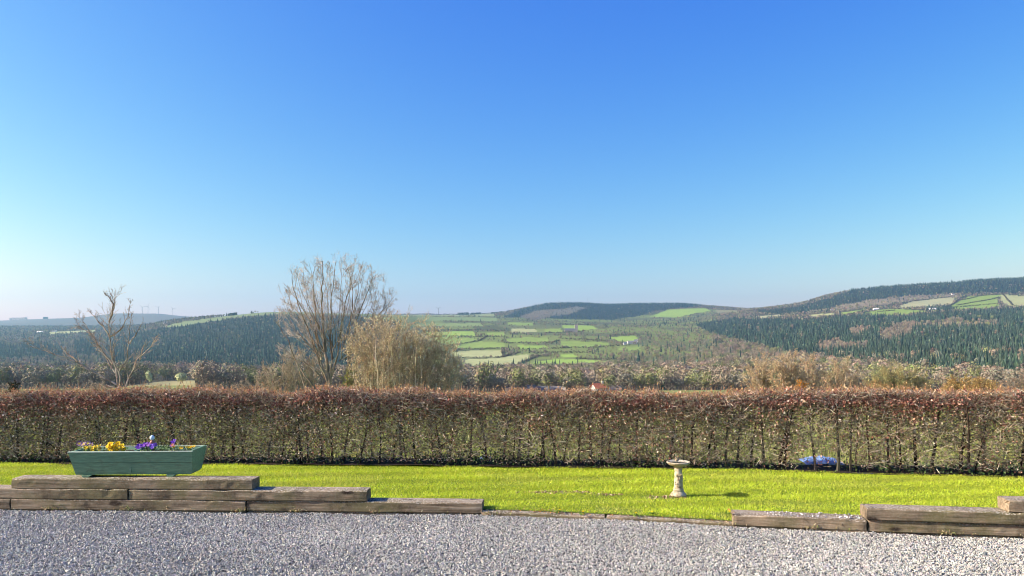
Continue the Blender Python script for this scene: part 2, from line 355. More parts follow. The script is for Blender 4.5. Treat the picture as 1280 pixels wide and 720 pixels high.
for p, c, a, b in CLEAR: paint(p, c, a, b, 4)
for p, c, a, b in FIELDS: paint(p, c, a, b, 1)
mo = (YY > 5600) & (XG < 640); cov[mo] = 5; base[mo] = np.array([.13, .12, .10]) * (1 + .15 * vnoise(XX[mo] / 500, YY[mo] / 900, 4)[:, None])
mo = (YY > 6300); cov[mo] = 5
nm = (YY < 430) & ~((XG > 240) & (XG < 560) & (YY > 200)); cov[nm] = 6
ng = vnoise(XX[nm] / 3, YY[nm] / 3, 12)
base[nm] = np.array([.20, .225, .08]) * (1 + .18 * ng[:, None])
def terrain_mat():
    m, nt, b = nodes('countryside'); a = N(nt, 'ShaderNodeAttribute', attribute_name='Col')
    tc = N(nt, 'ShaderNodeTexCoord'); n1 = N(nt, 'ShaderNodeTexNoise', Scale=.06, Detail=9.0, Roughness=.7); nt.links.new(tc.outputs['Object'], n1.inputs['Vector'])
    c = mixc(nt, 1.0, a.outputs['Color'], ramp(nt, n1.outputs['Fac'], [(.3, (.8, .84, .8)), (.7, (1.2, 1.16, 1.15))]), 'MULTIPLY')
    nt.links.new(c, b.inputs['Base Color']); b.inputs['Roughness'].default_value = .95; b.inputs['Specular IOR Level'].default_value = .05
    return m
ny, nx = XX.shape
idx = np.arange(ny * nx).reshape(ny, nx)
Fq = np.stack([idx[:-1, :-1], idx[:-1, 1:], idx[1:, 1:], idx[1:, :-1]], -1).reshape(-1, 4)
t_ = mesh_obj('hills', [(np.stack([XX, YY, ZZ], -1).reshape(-1, 3), Fq, base.reshape(-1, 3))], terrain_mat(), smooth=True)
tag(t_, kind='structure')

# ------------------------------------------------------------------ near ground: gravel, lawn
EK = np.array([(-300, 7.42), (12, 7.3), (306, 7.22), (603, 7.12), (756, 6.93), (917, 6.66), (1085, 6.45), (1280, 6.27), (1600, 6.0)])
def edge(px):  # front face line of the timbers: pixel column -> world x, y
    Y = np.interp(px, EK[:, 0], EK[:, 1]); return np.stack([(np.asarray(px, float) - CX) / F * Y, Y], -1)
EL = edge(np.linspace(-300, 1600, 96))
def edgeY(X): return np.interp(X, EL[:, 0], EL[:, 1])
HK = np.array([(-9, 10.0), (-6.6, 9.86), (-3, 9.72), (0, 9.6), (3.1, 9.3), (5.95, 8.86), (8.5, 8.5)])
def hedgeY(X): return np.interp(X, HK[:, 0], HK[:, 1])      # front foot of the hedge
X_ = np.linspace(-14, 14, 240)
def strip(name, yA, yB, zf, rows, mat, col):
    t = np.linspace(0, 1, rows)[:, None]
    Yg = yA(X_)[None] * (1 - t) + yB(X_)[None] * t; Xg = np.repeat(X_[None], rows, 0); Zg = zf(Xg, Yg)
    i = np.arange(rows * len(X_)).reshape(rows, -1)
    f = np.stack([i[:-1, :-1], i[:-1, 1:], i[1:, 1:], i[1:, :-1]], -1).reshape(-1, 4)
    return mesh_obj(name, [(np.stack([Xg, Yg, Zg], -1).reshape(-1, 3), f, np.tile(col, (Xg.size, 1)))], mat, smooth=True)
gz = lambda X, Y: .006 * vnoise(X * 1.1, Y * 1.6, 21) + .003 * vnoise(X * 5, Y * 5, 22) + .014 * np.exp(-((Y - edgeY(X) + .02) / .16) ** 2) * (.5 + .5 * vnoise(X * 2.2, 3, 23)) - .004
M_gbed = simple('gravel bed', (.13, .128, .125), .9, .2, 90, .5, .6)
tag(strip('gravel_drive', lambda X: X * 0 - 8, lambda X: edgeY(X) + .1, gz, 130, M_gbed, (1, 1, 1)), kind='structure')
lz = lambda X, Y: .05 + .012 * vnoise(X * .7, Y * .9, 31) + .004 * vnoise(X * 4, Y * 4, 32)
M_lawn = simple('lawn soil', (.13, .19, .025), .95, .1, 30, .35, .5)
tag(strip('lawn', lambda X: edgeY(X) + .08, lambda X: hedgeY(X) + .02, lz, 30, M_lawn, (1, 1, 1)), kind='structure')
M_soil = simple('hedge bed soil', (.035, .026, .018), .95, .1, 40, .5, .8)
sz = lambda X, Y: .058 + .02 * vnoise(X * 5, Y * 5, 33) - .05 * np.clip((Y - hedgeY(X) - .45) / .5, 0, 1)
tag(strip('hedge_bed', lambda X: hedgeY(X) - .06, lambda X: hedgeY(X) + .8, sz, 12, M_soil, (1, 1, 1)), kind='structure')
gb = mesh_obj('ground', [(np.array([(-12000, -11000, -.6), (12000, -11000, -.6), (12000, 9.9, -.6), (-12000, 9.9, -.6)]), np.array([[0, 1, 2, 3]]))], simple('far turf', (.12, .17, .05), .95, .1, .05, .3))
tag(gb, kind='structure')

# gravel stones
def stones():
    n = 280000
    X = R.uniform(-6.2, 6.2, n); Y = R.uniform(4.55, 7.5, n); k = Y < edgeY(X) - .0; X, Y = X[k], Y[k]; n = len(X)
    s = R.gamma(14, .00046, n).clip(.0035, .0105)
    V0 = np.array([(-1, -1, -1), (1, -1, -1), (1, 1, -1), (-1, 1, -1), (-1, -1, 1), (1, -1, 1), (1, 1, 1), (-1, 1, 1)], float)
    V = V0[None] * R.uniform(.35, 1.05, (n, 8, 3)) * np.stack([R.uniform(.8, 1.5, n), R.uniform(.6, 1, n), R.uniform(.45, .8, n)], 1)[:, None]
    q = unit(R.normal(size=(n, 4))); a, b, c, d = q.T
    M = np.stack([1 - 2 * (c * c + d * d), 2 * (b * c - d * a), 2 * (b * d + c * a), 2 * (b * c + d * a), 1 - 2 * (b * b + d * d), 2 * (c * d - b * a), 2 * (b * d - c * a), 2 * (c * d + b * a), 1 - 2 * (b * b + c * c)], 1).reshape(n, 3, 3)
    V = np.einsum('nij,nkj->nki', M, V) * s[:, None, None]
    V += np.stack([X, Y, gz(X, Y) + R.uniform(0, .012, n)], 1)[:, None]
    f = np.array([[3, 2, 1, 0], [4, 5, 6, 7], [0, 1, 5, 4], [1, 2, 6, 5], [2, 3, 7, 6], [3, 0, 4, 7]])
    Fc = (f[None] + (np.arange(n) * 8)[:, None, None]).reshape(-1, 4)
    C = np.repeat(pal(n, [(.385, .39, .37), (.34, .345, .33), (.46, .46, .435), (.24, .243, .238), (.40, .375, .335), (.12, .122, .12)], .10, [6, 6, 3.2, 3.2, .4, 1.2]) * np.array([1, .995, .955]) * (1 + .09 * vnoise(X * .8, Y * 1.6, 91) + .06 * vnoise(X * 3, Y * 4, 92))[:, None], 8, 0)
    tag(mesh_obj('gravel', [(V.reshape(-1, 3), Fc, C)], M_stone), 'pale grey angular gravel chippings in front of the timber edging', 'gravel', kind='stuff')
stones()

# lawn grass
def grass():
    n = 430000
    X = R.uniform(-8.2, 8.2, n); t = R.random(n); Y = edgeY(X) + .1 + (hedgeY(X) - edgeY(X) - .08) * t
    worn = np.exp(-(((X - 1.55) / .16) ** 2 + ((Y - 7.74) / .07) ** 2)) + .9 * np.exp(-(((X - .42) / .22) ** 2 + ((Y - 8.02) / .05) ** 2)) + .8 * np.exp(-(((X - 1.0) / .1) ** 2 + ((Y - 7.86) / .04) ** 2)) \
         + .35 * np.exp(-((Y - edgeY(X) - .25) / .12) ** 2) * (vnoise(X * 2, 0, 44) > 0)
    k = R.random(n) > worn * 1.1; X, Y, worn = X[k], Y[k], worn[k]; n = len(X)
    z = lz(X, Y)
    stripe = np.sin((Y - .12 * X) * 2 * math.pi / .52 + .8 * vnoise(X * .35, 1, 41)) 
    patch = vnoise(X * 1.4, Y * 2.6, 42) + .6 * vnoise(X * 5, Y * 8, 43)
    h = R.uniform(.010, .027, n) * (1 + .25 * patch); wdt = R.uniform(.0022, .0048, n)
    th = R.uniform(0, 2 * math.pi, n); lean = np.stack([R.normal(size=n) * .5 + .2 * stripe, R.normal(size=n) * .45], 1)
    a = np.stack([np.cos(th), np.sin(th), th * 0], 1) * wdt[:, None]
    p = np.stack([X, Y, z - .003], 1); tip = p + np.stack([lean[:, 0] * h, lean[:, 1] * h, h], 1)
    V = np.stack([p - a, p + a, tip], 1).reshape(-1, 3)
    C = pal(n, [(.40, .43, .035), (.48, .49, .05), (.29, .345, .03), (.54, .52, .10), (.62, .54, .22)], .09, [5, 4, 3, 1.0, .35])
    C *= (1.2 + .12 * stripe + .09 * patch + .05 * vnoise(X * .5, Y * .7, 46))[:, None] * np.array([.90, 1.03, .78])
    dry = np.clip(worn + .30 * (vnoise(X * 1.1, Y * 3.2, 45) > .35) * R.random(n), 0, 1)[:, None]; C = C * (1 - dry) + np.array([.5, .42, .17]) * dry
    tag(mesh_obj('grass', [(V, np.arange(3 * n).reshape(-1, 3), np.repeat(np.clip(C, 0, 1), 3, 0))], M_grass), 'bright yellow green mown grass of the lawn', 'grass', kind='stuff')
    # worn bare spots and crumbs of earth
    Vs = []
    cents = [(.42, 8.02, .2, .04, 90), (.72, 7.98, .1, .03, 40), (1.0, 7.86, .07, .03, 40), (1.55, 7.72, .13, .05, 60)]
    pts = np.concatenate([np.stack([R.normal(a, c, m), R.normal(b, d, m)], 1) for a, b, c, d, m in cents])
    z = lz(pts[:, 0], pts[:, 1])
    Vl, Fl, Cl = leaves(np.column_stack([pts, z + .008]), R.uniform(.012, .03, len(pts)), pal(len(pts), [(.30, .2, .12), (.16, .1, .06), (.5, .4, .28)], .2), 0, .9)
    tag(mesh_obj('leaf_litter', [(Vl, Fl, Cl)], M_dry), 'crumbs of earth and dead leaves on worn spots of the lawn', 'leaf litter', kind='stuff')
grass()

# ------------------------------------------------------------------ timber edging
def sleeper(x0, x1, layer, label, dy=0.0, h=.1, endcut=0.0, dz=0.0):
    A, B = edge(x0), edge(x1); L = np.linalg.norm(B - A) - .006
    mid = (A + B) / 2; ang = math.atan2(B[1] - A[1], B[0] - A[0])
    z0 = .022 + (layer - 1) * .1 + dz
    W = .2; nxs = 40
    xx = np.linspace(-L / 2, L / 2, nxs)
    # rounded, chipped rectangular profile swept along x
    c = .008
    prof = np.array([(c, 0), (W - c, 0), (W, c), (W, h - c), (W - c, h), (W * .5, h), (c, h), (0, h - c), (0, h * .5), (0, c)])
    k = len(prof); V = []
    sd = R.integers(1000)
    for i, x in enumerate(xx):
        q = prof.copy()
        chip = max(0, vnoise(np.array(x * 9.0), np.array(sd * 1.0), 3)) * .012
        q[6] += (chip, -chip * .6); q[7] += (chip * .4, -chip)
        q[8, 0] += .004 * vnoise(np.array(x * 14), np.array(sd + .5), 4); q[5, 1] += .003 * vnoise(np.array(x * 11), np.array(sd + 2.5), 5)
        e = .006 if i in (0, nxs - 1) else 0
        q = (q - (W / 2, h / 2)) * (1 - e * 6) + (W / 2, h / 2) if e else q
        V += [(x, a, b) for a, b in q]
    V = np.array(V)
    V[:, 0] += .003 * R.normal(size=len(V)) * (np.abs(V[:, 0]) > L / 2 - .01)
    i = np.arange(k); j = (i + 1) % k
    Fq = np.concatenate([np.stack([i + a * k, i + (a + 1) * k, j + (a + 1) * k, j + a * k], 1) for a in range(nxs - 1)])
    cap0, cap1 = V[:k].mean(0), V[-k:].mean(0)
    n = len(V); V = np.vstack([V, cap0, cap1])
    c0 = np.stack([np.full(k, n), i, j], 1); c1 = np.stack([np.full(k, n + 1), j + (nxs - 1) * k, i + (nxs - 1) * k], 1)
    o = mesh_obj('timber_sleeper', [(V, Fq[:, ::-1]), (V * 1, np.concatenate([c0, c1])[:, ::-1])], M_sleeper)
    o.location = (mid[0], mid[1] + dy, z0); o.rotation_euler = (0, R.normal() * .001, ang)
    tag(o, label, 'timber sleeper', 'timber sleepers edging the gravel')
    return o
sleeper(-288, 12, 1, 'weathered timber sleeper cut by the left edge of the photo, bottom row beside the gravel')
sleeper(13, 306, 1, 'grey timber sleeper lying on the gravel in the bottom row below the green planter')
sleeper(307, 603, 1, 'timber sleeper forming the lowest step at the right end of the planter stack', .012)
sleeper(-141, 159, 2, 'brown weathered timber sleeper in the middle row under the left half of the planter', -.004)
sleeper(160, 458, 2, 'timber sleeper in the middle row whose right end sticks out beyond the planter stack', .006)
sleeper(13, 315, 3, 'top timber sleeper carrying the green planter', .008)
sleeper(-280, 306, 0, 'sunken timber sleeper half buried in gravel under the planter stack', .02, dz=-.004)
sleeper(307, 600, 0, 'sunken timber sleeper half buried in gravel under the lowest step of the stack', .02, dz=-.004)
sleeper(601, 756, 0, 'flush timber sleeper with orange dry leaves on it between gravel and lawn', .0, dz=.022)
sleeper(757, 1084, 0, 'flush timber sleeper in front of the birdbath between gravel and lawn', .0, dz=.020)
sleeper(1086, 1500, 0, 'sunken timber sleeper half buried in gravel below the right-hand steps', .02, dz=-.004)
sleeper(916, 1084, 1, 'short timber sleeper forming the first step on the right, near the birdbath', .0, dz=.0)
sleeper(1086, 1400, 1, 'lower timber sleeper of the right-hand stack next to the gravel', .01, dz=-.002)
sleeper(1083, 1395, 2, 'long dark timber sleeper lying on top of the first right-hand step', -.008, dz=.0)
sleeper(1262, 1560, 3, 'timber sleeper with a sawn end, topmost at the right edge of the photo', .01)
# litter on the flush sleepers
def litter():
    px = np.concatenate([R.normal(688, 14, 70), R.uniform(700, 920, 160), R.uniform(620, 700, 40), R.uniform(960, 1084, 150)])
    e = edge(px); top = np.where((px > 915), .122, .044)
    Pp = np.column_stack([e[:, 0], e[:, 1] + R.uniform(.01, .19, len(px)), top + .006])
    C = pal(len(px), [(.55, .27, .07), (.45, .3, .2), (.5, .42, .3), (.3, .2, .12)], .2)
    C[270:] = pal(150, [(.45, .45, .46), (.3, .28, .25), (.6, .6, .6)], .2)
    tag(mesh_obj('dry_leaves', [leaves(Pp, R.uniform(.008, .026, len(px)), C, 0, .8)], M_dry), 'dry orange leaves and grit scattered on the flush timbers', 'dry leaves', kind='stuff')
litter()

def weeds():
    px = np.concatenate([R.normal(c, 5, 40) for c in (62, 158, 300, 372, 470, 610, 905, 1012, 1180)] + [R.uniform(0, 1280, 120)]); e = edge(px)
    Pp = np.column_stack([e[:, 0], e[:, 1] - np.abs(R.normal(0, .018, len(px))) - .004, .03 + np.abs(R.normal(0, .016, len(px)))])
    tag(mesh_obj('weeds', [leaves(Pp, R.uniform(.012, .035, len(px)), pal(len(px), [(.45, .40, .25), (.22, .25, .08), (.35, .27, .15)], .2), 1.2, .3)], M_grass), 'dry grass and small weeds along the foot of the timbers', 'weeds', kind='stuff')
weeds()
# ------------------------------------------------------------------ planter
def planter():
    A = edge(85); ang = math.radians(2.4)
    t = empty('flower_planter', (-4.268, 7.305, .322), ang)
    tag(t, 'sage green wooden trough planter of pansies on the top timber sleeper', 'planter')
    M = simple('sage green paint', (.13, .25, .155), .6, .35, 9, .3, .3, (1, 4, 8))
    nt = M.node_tree; b = nt.nodes['Principled BSDF']; src = b.inputs['Base Color'].links[0].from_socket
    tc = N(nt, 'ShaderNodeTexCoord'); d1 = N(nt, 'ShaderNodeTexNoise', Scale=11.0, Detail=8.0, Roughness=.75); nt.links.new(tc.outputs['Object'], d1.inputs['Vector'])
    d2 = N(nt, 'ShaderNodeTexNoise', Scale=38.0, Detail=6.0, Roughness=.7); nt.links.new(tc.outputs['Object'], d2.inputs['Vector'])
    c_ = mixc(nt, ramp(nt, d1.outputs['Fac'], [(.55, (0, 0, 0)), (.68, (.6,) * 3)]), src, (.10, .11, .07))
    c_ = mixc(nt, ramp(nt, d2.outputs['Fac'], [(.64, (0, 0, 0)), (.70, (.7,) * 3)]), c_, (.34, .33, .25)); nt.links.new(c_, b.inputs['Base Color'])
    Me = simple('sage green paint on rim', (.42, .52, .40), .6, .3, 30, .2, .1, (1, 3, 3))
    Lx, zb, zt, th = 1.172, .034, .245, .02
    zm = (zb + zt) / 2 + .002
    def fb(z): return .045 * (zt - z) / (zt - zb)          # front slopes in towards the bottom
    def bb(z): return .40 - .085 * (zt - z) / (zt - zb)
    def xl(z): return .045 * (zt - z) / (zt - zb)
    def xr(z): return Lx - .02 * (zt - z) / (zt - zb)
    def board(z0, z1, f, sgn, g=0.0):
        return hexa([(xl(z0) + g, f(z0), z0), (xr(z0) - g, f(z0), z0), (xr(z0) - g, f(z0) + sgn * th, z0), (xl(z0) + g, f(z0) + sgn * th, z0),
                     (xl(z1) + g, f(z1), z1), (xr(z1) - g, f(z1), z1), (xr(z1) - g, f(z1) + sgn * th, z1), (xl(z1) + g, f(z1) + sgn * th, z1)])
    def flip(h): return (h[0], h[1][:, ::-1])
    mesh_obj('front_panel', [board(zb, zm - .0015, fb, 1), board(zm + .0015, zt, fb, 1)], M, t)
    mesh_obj('back_panel', [flip(board(zb, zm - .0015, bb, -1)), flip(board(zm + .0015, zt, bb, -1))], M, t)
    for s in (0, 1):
        X0 = (lambda z: xl(z) + .002) if s == 0 else (lambda z: xr(z) - .022)
        up = .012 if s else .004
        a = [(X0(zb), fb(zb) + th + .001, zb), (X0(zb) + th, fb(zb) + th + .001, zb), (X0(zb) + th, bb(zb) - th - .001, zb), (X0(zb), bb(zb) - th - .001, zb),
             (X0(zt), fb(zt) + th + .001, zt + up), (X0(zt) + th, fb(zt) + th + .001, zt + up), (X0(zt) + th, bb(zt) - th - .001, zt + up), (X0(zt), bb(zt) - th - .001, zt + up)]
        mesh_obj('end_panel', [hexa(a)], M, t)
    mesh_obj('rim', [box(-.004, Lx + .004, -.006, th + .004, zt + .0005, zt + .008)], Me, t)
    mesh_obj('rim', [box(0, Lx, .40 - th - .002, .404, zt + .0005, zt + .008)], Me, t)
    mesh_obj('base_board', [box(.05, Lx - .03, .05, .31, zb - .012, zb + .006)], M, t)
    mesh_obj('divider', [box(.56, .58, .03, .37, zb + .01, zt - .004)], M, t)
    mesh_obj('soil', [box(.04, Lx - .04, .03, .37, zt - .05, zt - .032)], simple('compost', (.03, .02, .014), .95, .1, 60, .5, .8), t)
    for x in (.13, .93):
        mesh_obj('foot', [hexa([(x, .02, 0), (x + .045, .02, 0), (x + .045, .33, 0), (x, .33, 0), (x - .015, .02, zb - .0125), (x + .075, .02, zb - .0125), (x + .075, .33, zb - .0125), (x - .015, .33, zb - .0125)])], M, t)
    return t
planter()
Zs = .322 + .245
def flower(parent, c, r, col, heart, face):
    """five rounded petals around an eye"""
    d = unit(np.array(face, float)); u = unit(np.cross(d, [0, 0, 1.0])); v = np.cross(u, d) * -1
    V = [c]; Fc = []; C = [heart]
    for k in range(5):
        a0 = 2 * math.pi * k / 5 + math.pi / 2
        s = len(V)
        for da, rr in ((-.55, .55), (-.42, .95), (0, 1.12), (.42, .95), (.55, .55)):
            a = a0 + da; V.append(c + (u * math.cos(a) + v * math.sin(a)) * r * rr + d * (r * .22 * rr + R.normal() * .002)); C.append(np.array(col) * R.uniform(.85, 1.15))
        for q in range(4): Fc.append([0, s + q, s + q + 1])
    C = np.clip(np.array(C), 0, 1)
    mesh_obj('flower', [(np.array(V), np.array(Fc), C)], M_petal, parent)
YEL, PUR, LAV, ORG = (.90, .72, .03), (.08, .015, .34), (.2, .1, .6), (.8, .3, .02)
def pansy(px, depth, label, flowers, nleaf=70, spread=.06, tall=.05):
    X = (px - CX) / F * (7.34 + depth); Y = 7.34 + depth
    t = empty('pansy_plant', (X, Y, Zs - .038)); tag(t, label, 'pansy', 'pansies in the green planter')
    n = int(nleaf * 1.6); Pp = np.column_stack([R.normal(0, spread, n), R.normal(0, .035, n), R.uniform(0, 1, n) ** .8 * (tall + .02) + .01])
    mesh_obj('foliage', [leaves(Pp, R.uniform(.016, .034, n), pal(n, [(.10, .19, .06), (.05, .11, .035), (.22, .33, .12), (.3, .36, .2)], .15), .6, .5)], M_leaf, t)
    for (dx, dz, col, heart, r) in flowers:
        c = np.array([dx + R.normal() * .006, R.uniform(-.06, .03), dz])
        flower(t, c, r * 1.12, col, heart, (R.normal() * .4 - .25, -1, .75 + R.normal() * .25))
def many(n, col, heart, sx, z0, z1, r=.021): return [(R.uniform(-sx, sx), R.uniform(z0, z1), col, heart, r * R.uniform(.8, 1.15)) for _ in range(n)]
pansy(107, .22, 'purple pansy plant half hidden behind yellow flowers at the left end of the planter', many(8, PUR, YEL, .055, .075, .10), 40, .04, .05)
pansy(117, .10, 'pale yellow pansy plant with leafy stems left of the biggest yellow clump', many(15, YEL, (.3, .12, .02), .075, .045, .085, .017), 90, .06, .05)
pansy(146, .10, 'largest bright golden yellow pansy clump in the planter', many(28, (.95, .70, .01), (.35, .1, .01), .075, .05, .11, .023), 60, .06, .04)
pansy(181, .12, 'deep violet pansy plant with large blooms right of the planter divider', many(9, PUR, (.3, .1, .5), .04, .075, .10, .025), 60, .05, .05)
pansy(192, .12, 'small violet pansy plant with grey green leaves beside the deep violet one', many(5, LAV, PUR, .035, .07, .09, .02), 90, .05, .05)
pansy(205, .12, 'leafy dark green pansy plant without blooms', [], 110, .045, .05)
pansy(217, .10, 'tall purple pansy with an orange face', [(0, .125, PUR, PUR, .026), (.004, .10, PUR, ORG, .022), (.006, .082, ORG, ORG, .015)], 70, .04, .055)
pansy(234, .16, 'small yellow pansy plant at the right end of the planter', many(9, YEL, ORG, .055, .055, .075, .013), 60, .04, .04)
# little glass-topped garden stake in the planter
t = empty('garden_stake', ((189 - CX) / F * 7.5, 7.52, Zs - .04)); tag(t, 'garden stake with a pale glass top and copper collar standing in the planter', 'garden ornament')
mesh_obj('stem', [tubes([(0, 0, 0, 0, 0, .105, .004, .004)], 8)[:2]], simple('stake metal', (.25, .25, .25), .5, .5), t)
mesh_obj('collar', [lathe([(.001, .095), (.016, .098), (.02, .112), (.012, .13), (.001, .132)], 14)], simple('copper', (.42, .17, .1), .5, .5), t, True)
mesh_obj('glass_top', [lathe([(.001, .13), (.016, .135), (.024, .152), (.02, .17), (.008, .18), (.001, .182)], 14)], simple('pale glass', (.55, .68, .75), .15, .8, 4, .1), t, True)

# ------------------------------------------------------------------ birdbath
def birdbath():
    X, Y = P(848, 0, 7.8)[0], 7.8
    t = empty('birdbath', (X, Y, .052)); tag(t, 'pale lichen-stained stone birdbath on a pedestal standing on the lawn', 'birdbath')
    m, nt, b = nodes('weathered stone'); tc = N(nt, 'ShaderNodeTexCoord')
    n1_ = N(nt, 'ShaderNodeTexNoise', Scale=14.0, Detail=8.0, Roughness=.7); nt.links.new(tc.outputs['Object'], n1_.inputs['Vector'])
    n2_ = N(nt, 'ShaderNodeTexNoise', Scale=45.0, Detail=4.0); nt.links.new(tc.outputs['Object'], n2_.inputs['Vector'])
    c = ramp(nt, n1_.outputs['Fac'], [(.36, (.16, .125, .07)), (.5, (.38, .335, .24)), (.7, (.52, .49, .41))])
    c = mixc(nt, ramp(nt, n2_.outputs['Fac'], [(.58, (0, 0, 0)), (.68, (.7,) * 3)]), c, (.22, .19, .10))
    nt.links.new(c, b.inputs['Base Color']); b.inputs['Roughness'].default_value = .9
    bp = N(nt, 'ShaderNodeBump', Strength=.7, Distance=.006); nt.links.new(n2_.outputs['Fac'], bp.inputs['Height']); nt.links.new(bp.outputs[0], b.inputs['Normal'])
    mesh_obj('base', [lathe([(.001, 0), (.078, 0), (.082, .008), (.078, .022), (.066, .034), (.056, .048), (.05, .056), (.001, .0565)], 30, .008)], m, t, True)
    col_ = [(.001, .055), (.054, .056), (.054, .066), (.047, .070), (.050, .080), (.044, .086)] + [(.044 - .006 * s + .002 * math.sin(s * 22), .09 + .2 * s) for s in np.linspace(0, 1, 14)] + [(.046, .297), (.05, .305), (.001, .306)]
    V, Fc = lathe(col_, 30, .01)
    mesh_obj('column', [(V, Fc)], m, t, True)
    # carved leaves on the column
    Ch = []
    for k in range(16):
        a = -math.pi / 2 + R.uniform(-1.2, 1.2); z = R.uniform(.12, .24); r = .043
        c_ = np.array([math.cos(a) * r, math.sin(a) * r, z]); s = R.uniform(.007, .012)
        v, f = lathe([(.001, -s), (s * .8, -s * .4), (s * .9, .3 * s), (.001, s)], 6); Ch.append((v + c_, f))
    mesh_obj('carved_relief', Ch, m, t, True)
    basin = [(.001, .300), (.05, .302), (.085, .312), (.108, .326), (.119, .340), (.121, .348), (.116, .352), (.106, .349), (.09, .338), (.06, .33), (.001, .329)]
    mesh_obj('basin', [lathe(basin, 40, .006)], m, t, True)
    v, f = lathe([(.001, .339), (.09, .339)], 24); mesh_obj('water', [(v, f)], simple('water', (.02, .03, .03), .05, .8), t)
    # small bird figure cast on the rim
    bo = [(.001, 0), (.012, .006), (.016, .018), (.012, .03), (.008, .036), (.001, .038)]
    v, f = lathe(bo, 10); v = v @ np.array([[1.3, 0, 0], [0, .9, 0], [0, 0, 1.0]]) + (-.005, .045, .343)
    hd, hf = lathe([(.001, -.008), (.008, -.004), (.008, .004), (.001, .009)], 8); hd = hd + (-.014, .045, .385)
    tl, tf = hexa([(.008, .04, .36), (.03, .042, .372), (.03, .048, .372), (.008, .05, .36), (.008, .04, .367), (.03, .042, .376), (.03, .048, .376), (.008, .05, .367)])
    mesh_obj('bird_figure', [(v, f), (hd, hf), (tl, tf)], m, t)
birdbath()
# dandelions on the lawn edge
for px, y in ((729, 641.5), (815, 642), (795, 643.5), (912, 641.5), (700, 639.5)):
    Y = 1.59 * F / (y - HY); X = (px - CX) / F * Y
    t = empty('dandelion', (X, Y, .05)); tag(t, 'yellow dandelion in the grass along the flush timbers', 'dandelion', 'dandelions at the lawn edge')
    Pp = R.normal(0, .004, (26, 3)) * (1, 1, .3) + (0, 0, .028)
    mesh_obj('flower', [leaves(Pp, .014, pal(26, [(.85, .65, .02)], .1), .4, .3)], M_petal, t)
    Pp = R.normal(0, .02, (9, 3)) * (1, 1, .1) + (0, 0, .012)
    mesh_obj('foliage', [leaves(Pp, .05, pal(9, [(.12, .22, .03)], .1), 0, .3)], M_leaf, t)

